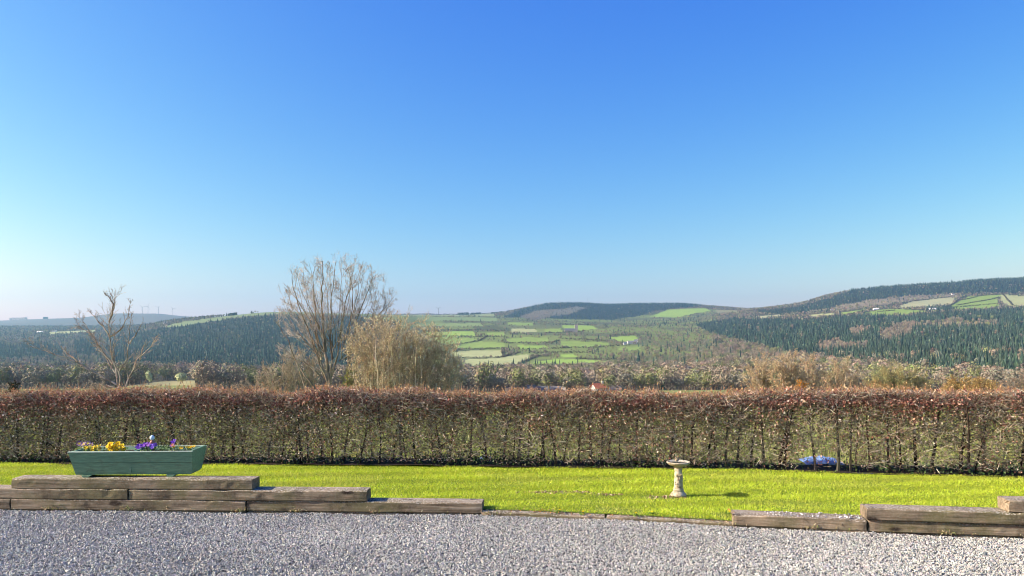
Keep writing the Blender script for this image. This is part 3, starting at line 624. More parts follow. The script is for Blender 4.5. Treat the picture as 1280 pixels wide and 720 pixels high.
# ------------------------------------------------------------------ hedge
def hedge():
    t = empty('beech_hedge', (0, 9.85, .05)); O = np.array([0, 9.85, .05])
    tag(t, 'long clipped beech hedge with russet leaves on top and bare stems below', 'hedge')
    W = .5; XL, XR = -9.0, 8.5
    def topz(X): return .968 + .012 * (X > 2) * (X - 2) + .03 * vnoise(X * 1.3, 0, 51) + .03 * vnoise(X * 4.5, 2, 52)
    # stems
    M = M_bark; x = XL
    allsegs = []; nst = 0
    while x < XR:
        x += float(np.clip(R.gamma(4, .04), .06, .34))
        p = np.array([x, hedgeY(x) + R.uniform(.05, .3), .05]); d = unit(np.array([R.normal() * .05, R.normal() * .06, 1]))
        L = topz(x) * R.uniform(.75, .95); segs = []; r = R.uniform(.011, .025); n = 6
        for i in range(n):
            d = unit(d + R.normal(size=3) * .06 * np.array([1, .8, .2])); q = p + d * L / n
            r2 = r * .84; segs.append((*(p - O), *(q - O), r, r2)); p, r = q, r2
            if i >= 1:
                for _ in range(R.integers(1, 4)):
                    dd = unit(np.array([R.normal(), R.normal() * .7, R.uniform(.2, 1.1)])); l = R.uniform(.1, .28); pp = p - d * L / n * R.random()
                    m_ = pp + dd * l * .5; e = m_ + unit(dd + R.normal(size=3) * .4) * l * .5
                    segs += [(*(pp - O), *(m_ - O), r * .5, r * .36), (*(m_ - O), *(e - O), r * .36, .002)]
        c = pal(1, [(.05, .04, .032), (.035, .028, .022), (.09, .078, .06)], .2)[0]
        if abs(x) < 6.9 and nst < 100: nst += 1; mesh_obj('stem', [tubes(segs, 5, c)], M, t)
        else: allsegs.append(tubes(segs, 5, c))
    mesh_obj('outer_stems', allsegs, M, t)['kind'] = 'stuff'
    # twigs
    n = 62000; X = R.uniform(XL, XR, n); z = R.random(n) ** .8; dp = np.abs(R.normal(0, .5, n)).clip(0, 1)
    front = R.random(n) < .7
    dp = np.where(front, dp * .4, R.random(n))
    kk = ~(((X > 3.5) & (X < 4.15) | (X > -.5) & (X < -.22)) & (z < .2)) | (R.random(n) < .35); X, z, dp = X[kk], z[kk], dp[kk]; n = len(X)
    p = np.column_stack([X, hedgeY(X) + dp * W + .03 * vnoise(X * 3, z * 4, 60), .1 + z * (topz(X) - .1)])
    d = unit(np.column_stack([R.normal(size=n), R.normal(size=n) * .7, R.uniform(-.3, 1.3, n)])); l = R.uniform(.04, .14, n)
    q = p + d * l[:, None]; q[:, 2] = np.minimum(q[:, 2], topz(X) + .03 + R.random(n) * .03)
    S = np.column_stack([p - O, q - O, R.uniform(.0018, .0042, n), R.uniform(.001, .002, n)])
    mesh_obj('twigs', [tubes(S, 3, pal(n, [(.26, .21, .15), (.40, .34, .26), (.13, .105, .075), (.52, .46, .36), (.24, .19, .13)], .2, [4, 3, 3, 1.5, 1]))], M, t)['kind'] = 'stuff'
    # leaves
    n = 140000; X = R.uniform(XL, XR, n); u = R.random(n)
    tz = topz(X) + .02 * R.normal(size=n)
    zone = R.random(n)
    z = np.where(zone < .42, tz - np.abs(R.normal(0, .17, n)), .1 + u * (tz - .1))
    z = np.minimum(z, tz)
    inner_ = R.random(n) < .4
    gap = 1.0 * vnoise(X * .9, z * 1.2, 61) + .7 * vnoise(X * 3.5, z * 4, 62) + .9 * vnoise(X * 11, z * 10, 66) * (~inner_) + .3 * (X < -2.5)
    rel = (z - .05) / topz(X)
    sheetgap = ((X > 3.5) & (X < 4.15) | (X > -.5) & (X < -.22)) & (z < .27)
    keep = (R.random(n) > sheetgap * .55) & (R.random(n) < np.clip(np.interp(rel, [0, .15, .35, .6, .8, .92, 1.1], [.32, .50, .64, .85, 1, 1, 1]) + gap * np.interp(rel, [0, .7, .9], [.7, .6, 0]), .04, 1))
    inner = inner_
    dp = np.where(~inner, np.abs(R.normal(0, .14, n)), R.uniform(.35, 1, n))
    dp = np.where((rel > .9), R.random(n), dp).clip(0, 1)
    Y = hedgeY(X) + dp * W + .035 * vnoise(X * 2.5, z * 3, 63)
    # rounded shoulders
    z = z - .05 * (np.clip(1 - dp / .15, 0, 1) ** 2) * (rel > .85)
    Pp = np.column_stack([X, Y, z])[keep]; rel = rel[keep]; inner = inner[keep]; k = len(rel)
    top = pal(k, [(.40, .195, .14), (.28, .12, .095), (.54, .34, .24), (.17, .075, .065), (.68, .51, .39)], .18, [5, 4, 3, 2.5, 1.5])
    low = pal(k, [(.33, .26, .19), (.48, .41, .32), (.13, .095, .07), (.26, .20, .13), (.38, .22, .15), (.72, .64, .54)], .2, [4, 4, 3.5, 1.3, 2.4, 2.6])
    mixw = np.clip((rel - .56 + .15 * vnoise(Pp[:, 0] * 1.1, Pp[:, 2] * 2, 64)) / .25, 0, 1)
    patch_r = np.clip(.30 + .5 * vnoise(Pp[:, 0] * 1.6, Pp[:, 2] * 2.2, 65), .08, .7)
    C = np.where((R.random(k) < np.maximum(mixw, patch_r))[:, None], top, low)
    C = np.where((inner & (rel < .9))[:, None], pal(k, [(.10, .07, .055), (.06, .045, .035), (.16, .115, .085)], .2), C)  # dead inner leaves, coloured extra dark to paint in the shade inside the hedge
    size = np.where(rel > .6, R.uniform(.022, .044, k), R.uniform(.018, .038, k))
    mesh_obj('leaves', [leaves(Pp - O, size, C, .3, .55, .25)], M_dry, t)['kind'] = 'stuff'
    # long fresh shoots standing out of the top
    n = 5200; X = R.uniform(XL, XR, n); Y = hedgeY(X) + R.random(n) * W; z = topz(X) - .03
    l = R.gamma(2.2, .022, n).clip(.02, .15); d = unit(np.column_stack([R.normal(0, .3, n), R.normal(0, .3, n), np.ones(n)]))
    p = np.column_stack([X, Y, z]); q = p + d * (l + .03)[:, None]
    ch = [tubes(np.column_stack([p - O, q - O, np.full(n, .0022), np.full(n, .001)]), 3, pal(n, [(.40, .25, .13), (.5, .36, .2), (.3, .2, .12)], .15))]
    tt = R.random((n, 3)); pts = (p[:, None] + (q - p)[:, None] * tt[..., None]).reshape(-1, 3)
    ch.append(leaves(pts - O + R.normal(0, .006, pts.shape), R.uniform(.014, .03, len(pts)), pal(len(pts), [(.52, .30, .14), (.6, .42, .22), (.42, .22, .1)], .15), .8, .45))
    mesh_obj('shoots', ch, M_dry, t)['kind'] = 'stuff'
hedge()
def ivy():
    n = 15000; X = R.uniform(-9, 8.5, n); Y = hedgeY(X) + R.uniform(-.05, .55, n); cl = np.clip(.55 + .6 * vnoise(X * 1.3, 0, 71), .15, 1)
    z = .06 + np.abs(R.normal(0, .035, n)) * (1 + cl) ; k = (R.random(n) < cl) & ~(((X > 3.5) & (X < 4.15)) & (z > .09))
    Pp = np.column_stack([X, Y, z])[k]
    tag(mesh_obj('ivy', [leaves(Pp, R.uniform(.018, .04, len(Pp)), pal(len(Pp), [(.05, .09, .03), (.09, .15, .045), (.025, .04, .02), (.10, .07, .04), (.17, .2, .1)], .2, [4, 3, 3, 2, 1]), .2, .8)], M_leaf), 'dark green ivy and weeds along the foot of the hedge', 'ivy', kind='stuff')
ivy()
# rough grass behind the hedge
def meadow():
    n = 90000; u = R.random(n); Y = 10.1 * (26 / 10.1) ** u; X = R.uniform(-.78, .78, n) * Y
    z = ground(X, Y); h = R.uniform(.04, .16, n) * (Y / 12); wd = R.uniform(.004, .009, n) * (Y / 10)
    th = R.uniform(0, 6.28, n); a = np.stack([np.cos(th), np.sin(th), th * 0], 1) * wd[:, None]
    p = np.stack([X, Y, z], 1); tip = p + np.stack([R.normal(0, .4, n) * h, R.normal(0, .4, n) * h, h], 1)
    V = np.stack([p - a, p + a, tip], 1).reshape(-1, 3)
    C = pal(n, [(.32, .37, .10), (.26, .31, .08), (.40, .37, .15), (.44, .39, .2)], .15, [4, 4, 2, 1])
    tag(mesh_obj('meadow_grass', [(V, np.arange(3 * n).reshape(-1, 3), np.repeat(C, 3, 0))], M_grass), 'rough pale green meadow grass behind the hedge', 'grass', kind='stuff')
meadow()
# blue sheets seen low through the hedge
def sheet(px0, px1, yt, Y, col, label, seed):
    a, b = P(px0, 0, Y)[0], P(px1, 0, Y)[0]; L = b - a; hgt = P(0, yt, Y)[2] - .0
    nx_, ny_ = 26, 10; U, W = np.meshgrid(np.linspace(0, 1, nx_), np.linspace(0, 1, ny_))
    X = a + U * L; Yg = Y + W * .45; base_ = ground(X, Yg)
    Z = base_ + (hgt - base_) * (np.sin(math.pi * W) ** .5) * (np.sin(math.pi * np.clip(U, .02, .98)) ** .35) * (.8 + .28 * vnoise(U * 7, W * 4, seed) + .15 * vnoise(U * 17, W * 9, seed + 1))
    i = np.arange(nx_ * ny_).reshape(ny_, nx_); f = np.stack([i[:-1, :-1], i[:-1, 1:], i[1:, 1:], i[1:, :-1]], -1).reshape(-1, 4)
    O = np.array([(a + b) / 2, Y, float(base_.min())])
    o = mesh_obj('plastic_sheet', [(np.stack([X, Yg, Z], -1).reshape(-1, 3) - O, f)], simple('blue plastic', col, .6, .5, 9, .2, .4), smooth=True)
    o.location = O; sm = o.modifiers.new('t', 'SOLIDIFY'); sm.thickness = .004
    tag(o, label, 'plastic sheet')
sheet(1008, 1056, 573, 9.95, (.16, .26, .50), 'bright blue plastic sheet heaped low behind the right part of the hedge', 5)
sheet(599, 614, 574, 10.3, (.2, .32, .6), 'small light blue plastic sheet low behind the middle of the hedge', 6)

# ------------------------------------------------------------------ bare trees and shrubs near the garden
import random as _rnd
RG = _rnd.Random(5)
def grow(segs, p, d, L, r, lvl, up=.25, kids=2, ends=None, wob=.14):
    px, py, pz = map(float, p); dx, dy, dz = map(float, d); g = RG.gauss
    n = 5 if lvl > 0 else 3; st = L / n
    for i in range(n):
        dx += g(0, wob); dy += g(0, wob); dz += g(0, wob) + up * .25
        m = 1 / math.sqrt(dx * dx + dy * dy + dz * dz + 1e-9); dx *= m; dy *= m; dz *= m
        qx, qy, qz = px + dx * st, py + dy * st, pz + dz * st; r2 = max(r * .84, .003)
        segs.append((px, py, pz, qx, qy, qz, r, r2)); px, py, pz, r = qx, qy, qz, r2
        if lvl > 0:
            for _ in range(kids):
                if RG.random() > .72: continue
                sx, sy, sz = g(0, 1), g(0, 1), g(0, 1); k = sx * dx + sy * dy + sz * dz; sx -= k * dx; sy -= k * dy; sz -= k * dz
                m = 1 / math.sqrt(sx * sx + sy * sy + sz * sz + 1e-9); a = RG.uniform(.4, .85); ca, sa = math.cos(a), math.sin(a) * m
                ex, ey, ez = dx * ca + sx * sa, dy * ca + sy * sa, dz * ca + sz * sa + up * .4
                m = 1 / math.sqrt(ex * ex + ey * ey + ez * ez)
                grow(segs, (px, py, pz), (ex * m, ey * m, ez * m), L * RG.uniform(.4, .65) * (1 - .1 * i), r * .62, lvl - 1, up, kids, ends, wob)
def fan(cx, cy, rx, ry, n, y0, sp):
    out = []
    for k in range(n):
        a = math.radians(-88 + 176 * (k + .5 + R.uniform(-.3, .3)) / n); t = R.uniform(.82, .95)
        tx, ty = cx + rx * math.sin(a) * t, cy - ry * math.cos(a) * t; sx = cx + sp * math.sin(a) + R.normal() * 4; sy = y0 - 34 * abs(math.cos(a)) * R.random()
        m1 = (sx + (tx - sx) * .42, sy + (ty - sy) * .30); m2 = (sx + (tx - sx) * .78, sy + (ty - sy) * .64)
        out.append([(sx, sy), m1, m2, (tx, ty)])
    return out
def guided_tree(name, label, Y, guides, basepx, r0, twig, lvl, up, cols, scale_l=.28, kids=2, spread=.8, group=None, tcols=None, clip=None, thick=(.38, .58)):
    """guides: lists of (x, y) in the picture plane at distance Y; given depth by bending them out of that plane"""
    b = P(basepx[0], 0, Y); b[2] = float(ground(b[0], Y)) - .05
    t = empty(name, b); trunk = []; br = []
    for gi, g in enumerate(guides):
        pts = np.array([P(x, y, Y) for x, y in g]); L = np.linalg.norm(np.diff(pts, axis=0), axis=1).sum()
        bend = R.uniform(-1, 1) * spread if gi else 0
        s = np.linspace(0, 1, len(pts)); pts[:, 1] += bend * s ** 1.3 * L * .35
        if g[0][1] > 486: pts = np.vstack([b + [R.normal() * .05, R.normal() * .05, 0], pts])
        # subdivide + wobble
        q = [pts[0]]
        for a, c in zip(pts[:-1], pts[1:]):
            for k in (1, 2, 3): q.append(a + (c - a) * k / 3 + R.normal(size=3) * np.linalg.norm(c - a) * .025 * (k < 3))
        q = np.array(q); n = len(q) - 1
        ri = r0 * (1 if gi == 0 else R.uniform(*thick) if gi < 14 else R.uniform(.2, .3))
        for k in range(n):
            ra = ri * (1 - .86 * (k / n) ** .8); rb = ri * (1 - .86 * ((k + 1) / n) ** .8)
            trunk.append((*q[k], *q[k + 1], ra, rb))
            f = k / n
            if f > .18 and q[k][2] > .35:
                d = unit(q[k + 1] - q[k])
                for _ in range(kids):
                    if R.random() > .7: continue
                    s_ = unit(np.cross(d, R.normal(size=3))); a = R.uniform(.4, .9)
                    dd = unit(d * math.cos(a) + s_ * math.sin(a) + np.array([0, 0, up * .4]))
                    grow(br, q[k] + (q[k + 1] - q[k]) * R.random(), dd, scale_l * L * R.uniform(.5, 1.1) * (1 - .45 * f), max(rb * .5, twig * 1.4), lvl, up, 2, None)
    tr = np.array(trunk); tr[:, :3] -= b; tr[:, 3:6] -= b
    mesh_obj('trunk', [tubes(tr, 7, pal(len(tr), tcols or cols, .08))], M_bark, t)
    B = np.array(br)
    if clip:
        ex = (B[:, 3] / B[:, 1] * F + CX - clip[0]) / clip[2]; ez = (HY - (B[:, 5] - H) * F / B[:, 1] - clip[1]) / clip[3]
        B = B[(ex ** 2 + ez ** 2 < R.uniform(.86, 1.06, len(B)) ** 2) | (ez > .3) & (np.abs(ex) < 1)]
    B[:, :3] -= b; B[:, 3:6] -= b; B[:, 6:] = np.maximum(B[:, 6:], twig)
    mesh_obj('branches', [tubes(B, 3, pal(len(B), cols, .12))], M_bark, t)
    tag(t, label, 'tree', group); return t
BK1 = [(.33, .285, .22), (.42, .37, .29), (.24, .205, .155)]
BK2 = [(.44, .41, .35), (.34, .315, .265), (.54, .50, .43)]
guided_tree('bare_tree', 'small spreading bare tree on the left with long low side branches', 22, [
 [(150, 492), (147, 480), (145, 460), (139, 440), (137, 420), (137, 400), (143, 385), (144, 369)],
 [(146, 481), (125, 469), (108, 458), (92, 449), (75, 443), (60, 437), (51, 429)], [(97, 452), (82, 441), (72, 433)],
 [(156, 492), (160, 478), (170, 462), (175, 450), (188, 440), (198, 432), (205, 424)], [(150, 491), (149, 465), (160, 448), (162, 430), (163, 410), (166, 395)],
 [(144, 466), (133, 450), (120, 432), (112, 418), (98, 412), (86, 407)], [(141, 455), (128, 440), (118, 425), (105, 405), (97, 396)],
 [(137, 421), (128, 408), (115, 395), (107, 389)], [(137, 421), (150, 412), (158, 395), (160, 375)], [(137, 400), (143, 380), (138, 371), (134, 367)],
 [(148, 486), (135, 482), (120, 480), (112, 478)], [(150, 470), (142, 450), (146, 430), (152, 415)], [(175, 450), (178, 438), (184, 428)], [(162, 430), (170, 415), (176, 400)],
 ], (152, 0), .040, .0034, 1, .3, BK1, .24, 2, .8, thick=(.6, .8))
guided_tree('bare_tree', 'tall many-stemmed bare tree with a rounded crown behind the hedge', 30, [
 [(413, 489), (410, 465), (406, 440), (404, 410), (402, 380), (404, 350), (403, 326)],
 [(412, 487), (402, 460), (390, 430), (378, 405), (364, 388), (350, 377)], [(410, 480), (398, 445), (388, 410), (378, 380), (374, 355), (376, 342)],
 [(414, 480), (415, 450), (413, 410), (414, 370), (418, 342), (420, 327)], [(432, 489), (435, 460), (436, 425), (440, 395), (443, 365), (440, 345), (438, 336)],
 [(434, 470), (438, 440), (446, 400), (458, 370), (464, 352), (468, 345)], [(436, 460), (450, 430), (464, 405), (476, 388), (486, 375), (490, 368)],
 [(402, 450), (395, 425), (385, 400), (367, 374), (356, 364)], [(415, 470), (424, 430), (428, 400), (434, 370), (446, 350), (450, 342)],
 [(395, 488), (375, 460), (358, 440), (345, 428)], [(383, 488), (376, 465), (366, 435), (354, 408), (349, 400)], [(400, 470), (380, 452), (362, 447), (350, 445)],
 [(436, 465), (452, 448), (466, 440), (478, 430)], [(408, 440), (394, 400), (390, 370), (388, 340), (390, 330)],
 ] + fan(419, 398, 80, 82, 30, 452, 14), (415, 0), .088, .0031, 2, .16, BK2, .27, 1, .9, None, [(.24, .20, .14), (.17, .145, .10), (.28, .25, .17)], (419, 398, 82, 84))

def bush(name, label, Y, x0, x1, outline, ytop, nstem, leafn, leafsize, bark, leafcols, lvl=1, twig=.006, depth=1.0, group=None, cat='shrub', basefrac=.6, kids=2, trunk_r=.02, up=.4):
    """outline(t) 0..1 -> fraction of full height, t across the width"""
    xa, xb = P(x0, 0, Y)[0], P(x1, 0, Y)[0]; cx = (xa + xb) / 2; gz_ = float(ground(cx, Y)) - .05; zt = P(0, ytop, Y)[2]
    O = np.array([cx, Y, gz_]); t = empty(name, O); main = []; br = []; ends = []
    W = xb - xa; Ht = zt - gz_
    for i in range(nstem):
        tt = (i + R.random()) / nstem; th = (tt - .5) * 2
        top = np.array([cx + th * W * .46, Y + R.normal() * .28 * W * depth * math.sqrt(max(0, 1 - th * th * .8)), gz_ + Ht * outline(tt) * R.uniform(.5, 1.0) ** .5])
        bs = np.array([cx + th * W * .46 * basefrac * R.uniform(.5, 1), Y + R.normal() * .08 * W, gz_])
        mid = bs + (top - bs) * .5 + np.array([-(top - bs)[0] * .12, R.normal() * .05 * W, 0]); L = np.linalg.norm(top - bs)
        q = [bs + (mid - bs) * k / 3 for k in range(3)] + [mid + (top - mid) * k / 4 for k in range(5)]
        q = [v + R.normal(size=3) * L * .012 for v in q]; r = trunk_r * R.uniform(.6, 1.2)
        for k in range(len(q) - 1):
            f = k / (len(q) - 1); main.append((*q[k], *q[k + 1], r * (1 - .75 * f), r * (1 - .75 * (f + .13))))
            if k >= 1:
                d = unit(q[k + 1] - q[k])
                for _ in range(kids):
                    s_ = unit(np.cross(d, R.normal(size=3))); a = R.uniform(.5, 1.25); dd = unit(d * math.cos(a) + s_ * math.sin(a) + np.array([0, 0, up * .3]))
                    grow(br, q[k + 1], dd, L * R.uniform(.10, .27), max(r * .4, twig), lvl, up * .4, 2, ends, .22)
    M_ = np.array(main); M_[:, :3] -= O; M_[:, 3:6] -= O; mesh_obj('trunk', [tubes(M_, 5, pal(len(M_), bark, .1))], M_bark, t)
    B = np.array(br); B[:, 6:] = np.maximum(B[:, 6:], twig)
    s = R.integers(len(B), size=leafn); f = R.random((leafn, 1)); Pp = B[s, :3] + (B[s, 3:6] - B[s, :3]) * f + R.normal(0, leafsize * .7, (leafn, 3))
    B[:, :3] -= O; B[:, 3:6] -= O
    ch = [tubes(B, 3, pal(len(B), bark, .15))]
    if leafn: ch.append(leaves(Pp - O, leafsize * R.uniform(.6, 1.3, leafn), pal(leafn, leafcols, .15), .3, .5))
    mesh_obj('crown', ch, M_bud, t); tag(t, label, cat, group); return t
dome = lambda t: .35 + .65 * math.sqrt(max(0, 1 - ((t - .5) * 2) ** 2))
OL = [(.74, .66, .42), (.60, .54, .32), (.82, .76, .54), (.50, .46, .25)]
bush('budding_bush', 'dense olive brown budding bush right of the tall bare tree', 27, 428, 586, lambda t: float(np.interp(t, [0, .15, .35, .5, .7, .85, .95, 1], [.8, .92, 1, 1, .88, .76, .6, .42])), 402, 80, 15000, .046, [(.50, .44, .30), (.60, .53, .38), (.36, .31, .21)], OL, 1, .0052, .32, kids=2, basefrac=1.0)
bush('scrub_bush', 'low tangled tan scrub left of the tall bare tree', 36, 318, 412, lambda t: float(np.interp(t, [0, .3, .6, 1], [.5, .85, 1, .8])), 437, 34, 1500, .045, [(.42, .38, .28), (.52, .46, .35), (.32, .28, .2)], [(.5, .46, .26), (.42, .4, .26)], 1, .008, .5)
bush('scrub_bush', 'low green leafed bush at the foot of the tall bare tree', 27.5, 425, 452, dome, 462, 10, 900, .05, [(.25, .24, .12)], [(.30, .36, .07), (.22, .28, .06)], 1, .007, .5)
# right-hand trees above the hedge
BT = [(.42, .34, .24), (.52, .43, .31), (.32, .25, .17)]
TB = [((928, 975), 447, 58, 12, 'slender upright bare brown tree above the hedge, first of the right-hand group'),
      ((958, 1012), 442, 56, 16, 'tall bare brown tree with fan shaped twigs in the right-hand group'),
      ((985, 1040), 449, 60, 14, 'bare brown tree with a broad crown beside the orange leaved shrub'),
      ((1020, 1082), 453, 62, 16, 'wide tan bare tree right of the orange leaved shrub')]
for (a, b), yt, Y, ns, lb in TB:
    bush('bare_tree', lb, Y, a, b, dome, yt, ns, 4200, .09, BT, [(.68, .54, .33), (.56, .46, .27)], 1, .012, .5, 'bare trees beyond the right of the hedge', 'tree', .25, 2, .06)
bush('rounded_shrub', 'wide olive green rounded shrub between the bare trees and the golden shrub', 48, 1078, 1166, dome, 462, 40, 9000, .085, [(.40, .36, .2), (.3, .27, .15)], [(.46, .44, .2), (.38, .36, .16), (.54, .50, .26)], 1, .010, .3, kids=2)
bush('rounded_shrub', 'golden orange rounded shrub over the right end of the hedge', 34, 1172, 1256, dome, 473, 34, 8000, .06, [(.38, .27, .12), (.3, .2, .1)], [(.66, .48, .18), (.56, .40, .15), (.46, .38, .15)], 1, .009, .3, kids=2)
bush('rounded_shrub', 'twiggy brown grey shrub cut by the right edge of the photo', 52, 1236, 1330, dome, 470, 34, 3500, .07, [(.3, .25, .2), (.4, .33, .26)], [(.4, .32, .2), (.3, .25, .17)], 1, .011, .3, kids=2)
bush('rounded_shrub', 'low golden twiggy shrub close behind the hedge below the olive shrub', 30, 1060, 1170, dome, 480, 26, 4000, .05, [(.36, .26, .13)], [(.48, .36, .16), (.4, .3, .14)], 1, .008, .4, kids=2)
bush('orange_shrub', 'small bright orange leaved shrub among the right-hand bare trees', 50, 996, 1008, dome, 475, 8, 420, .10, [(.4, .25, .1)], [(.8, .36, .03), (.7, .28, .03)], 1, .01, .5)
bush('evergreen_bush', 'dark evergreen bush just above the hedge near the left edge', 24, 6, 28, dome, 481, 9, 1400, .05, [(.06, .05, .03)], [(.02, .035, .015), (.035, .05, .02)], 1, .008, .5)
SC = [(-40, 40, 484, 40, 'grey brown scrub over the hedge at the left edge of the photo'), (28, 92, 482, 44, 'grey twiggy scrub left of the spreading bare tree'), (96, 150, 481, 46, 'pale twiggy scrub directly behind the spreading bare tree'),
      (160, 236, 484, 40, 'low twiggy scrub right of the spreading bare tree'), (226, 300, 480, 52, 'grey brown scrub below the pale green willows'), (284, 352, 474, 60, 'grey scrub thicket left of the tall bare tree')]
for a, b, yt, Y, lb in SC:
    bush('scrub_bush', lb, Y, a, b, dome, yt, 24, 900, .05, [(.42, .37, .28), (.52, .46, .36), (.32, .27, .2)], [(.48, .43, .25), (.5, .4, .25)], 1, .009, .4, 'scrub beyond the left of the hedge')

# ------------------------------------------------------------------ far trees
def lump_crown(n, w, h, z0, size, cols, lobes=6, flat=.75):
    """a crown of small faces spread through several overlapping lobes"""
    Pp = []; Nn = []
    for i in range(lobes):
        a = R.uniform(0, 6.28); rr = R.uniform(0, .55) * w / 2 * (i > 0); c = np.array([math.cos(a) * rr, math.sin(a) * rr, z0 + h * (R.uniform(.35, .62) if i else .55)])
        m = n // lobes; uu = unit(R.normal(size=(m, 3)) + (0, 0, .25)); v = uu * (R.random((m, 1)) ** .2) * np.array([w * .3, w * .3, h * .36]) * R.uniform(.75, 1.15)
        Pp.append(c + v); Nn.append(unit(uu + R.normal(size=(m, 3)) * .22))
    Pp = np.concatenate(Pp)
    return leaves(Pp, size * R.uniform(.6, 1.4, len(Pp)), pal(len(Pp), [np.mean(cols, 0)], .05), .4, .75, .2, np.concatenate(Nn))
def far_broad(h, w, cols, n=170, size=1.1, bark=(.16, .13, .1)):
    segs = [(0, 0, -1, 0, 0, h * .35, .3, .22)]
    for _ in range(4):
        a = R.uniform(0, 6.28); segs.append((0, 0, h * .3, math.cos(a) * w * .25, math.sin(a) * w * .25, h * .65, .16, .05))
    return [tubes(segs[:1], 5, np.array(bark)), tubes(segs[1:], 4, np.array(bark)), lump_crown(n, w, h * .9, h * .12, size, cols)]
def far_conifer(h, w, tiers=6, k=8, cols=((.035, .065, .035),)):
    ch = [tubes([(0, 0, -1, 0, 0, h * .2, .22, .2)], 4, np.array((.09, .065, .045)))]
    for i in range(tiers):
        f = i / tiers; z0 = h * (.06 + .84 * f); z1 = min(h, z0 + h * (1.9 / tiers)); r = w / 2 * (1 - f) ** .85 + .12
        a = np.arange(k) * 2 * math.pi / k + R.uniform(0, 1); rr = r * R.uniform(.6, 1.15, k); zz = z0 + h * .05 * R.normal(size=k) * (1 - f)
        V = np.vstack([np.stack([np.cos(a) * rr, np.sin(a) * rr, zz], 1), [[R.normal() * .1, R.normal() * .1, z1]]])
        Fc = np.stack([np.arange(k), (np.arange(k) + 1) % k, np.full(k, k)], 1)
        C = pal(k + 1, cols, .18); ch.append((V, Fc, C))
    return ch
def flat(chunks):   # to one triangle chunk
    Vs, Fs, Cs, o = [], [], [], 0
    for V, Fc, C in chunks:
        Fc = np.asarray(Fc)
        if Fc.shape[1] == 4: Fc = np.concatenate([Fc[:, :3], Fc[:, [0, 2, 3]]])
        Vs.append(V); Fs.append(Fc + o); Cs.append(C); o += len(V)
    return np.concatenate(Vs), np.concatenate(Fs), np.concatenate(Cs)
def split2(ch):   # trunk, crown
    return [ch[0], flat(ch[1:])]
GB = [(.22, .205, .16), (.28, .26, .205), (.17, .16, .12), (.25, .24, .15)]
BR = [(.26, .22, .16), (.33, .28, .205), (.20, .17, .12)]
OLV = [(.22, .24, .10), (.27, .28, .125), (.17, .19, .085)]
TAN = [(.28, .24, .17), (.34, .29, .205), (.22, .19, .135)]
CON = [(.045, .074, .052), (.075, .11, .072), (.026, .044, .034)]
rawB = [split2(far_broad(*a)) for a in ((11, 11, GB, 320, .85), (13, 12, BR, 320, .85), (10, 10, GB, 320, .85), (12, 11, OLV, 320, .85), (12, 12, BR, 320, .85))]
protoB = [flat(far_broad(11, 11, GB)), flat(far_broad(13, 12, BR)), flat(far_broad(10, 10, GB)), flat(far_broad(12, 11, OLV)), flat(far_broad(12, 12, BR))]
protoT = [flat(far_broad(12, 9, TAN)), flat(far_broad(11, 8, TAN))]
rawC = [split2(far_conifer(*a, CON)) for a in ((21, 7, 6, 8), (18, 6.5, 6, 7), (24, 7.5, 7, 8))]
protoC = [flat(far_conifer(21, 7, 6, 8, CON)), flat(far_conifer(18, 6.5, 6, 7, CON)), flat(far_conifer(24, 7.5, 7, 8, CON)), flat(far_conifer(15, 5.5, 5, 7, [(.05, .085, .05), (.07, .11, .06)]))]
farB = [flat([lump_crown(40, 12, 10, 1, 2.4, c, 4)]) for c in (GB, BR, OLV, GB)]
farT = [flat([lump_crown(40, 9, 10, 1, 2.2, TAN, 4)])]
farC = [flat(far_conifer(20, 8, 3, 5, CON)[1:]), flat(far_conifer(17, 8, 3, 5, CON)[1:]), flat(far_conifer(23, 8.5, 3, 6, CON)[1:])]

# candidate positions, world-uniform then thinned with distance
nc = 330000
yy = np.exp(R.uniform(math.log(440), math.log(6200), nc)); wgt = yy ** 2 * np.minimum(1, (1200 / yy) ** 1.25); wgt /= wgt.max()
k = R.random(nc * 1) < 1; pr = wgt / wgt.sum(); sel = R.choice(nc, 150000, p=pr)
cy_ = yy[sel]; cx_ = R.uniform(-120, 1400, len(sel)); cy_ *= np.exp(R.normal(0, .004, len(cy_)))
X0 = (cx_ - CX) / F * cy_; Z0 = ground(X0, cy_); im = HY - (Z0 - H) * F / cy_
vis = ~hidden(cx_, cy_, im, 22); X0, cy_, Z0, im, cx_ = [a[vis] for a in (X0, cy_, Z0, im, cx_)]
ii = np.clip(np.searchsorted(xs, cx_), 0, len(xs) - 1); jj = np.clip(np.searchsorted(ys, cy_), 0, len(ys) - 1)
cc = cov[jj, ii]
u = R.random(len(cc))
kind = np.full(len(cc), '', dtype='<U2')
clump = vnoise(X0 / 70, cy_ / 70, 81); big = vnoise(X0 / 260, cy_ / 330, 82)
# mixed woodland: dense in the near belt, thinner on the farm land
hz = (cx_ > 470) & (cx_ < 890) & (im < 461) & (cy_ < 4600)      # the patchwork of fields
dens = np.where(hz, .10 + .5 * (clump > .25) * (cx_ < 720) + .30 * (cx_ > 720) * (cx_ - 720) / 170 + .3 * (clump > .3) * (cx_ >= 720), np.where(cy_ < 1300, .46, .66))
wood = (cc == 0) & (u < dens)
kind[wood] = 'B'
inc = wood & (R.random(len(cc)) < np.where(hz, .05, np.where(cx_ < 340, .30, .10)) * (cy_ > 1000) + .02 + .25 * (big > .5) * (cy_ > 1300)); kind[inc] = 'C'
kind[(cc == 2) & (u < .97)] = 'C'
kind[(cc == 2) & (u < .025 + .04 * (big > .3))] = 'B'
kind[(cc == 3) & (u < .9)] = 'T'
kind[(cc == 4) & (u < .42)] = 'B'; kind[(cc == 4) & (u < .06)] = 'C'
kind[(cc == 5) & (u < .0)] = ''
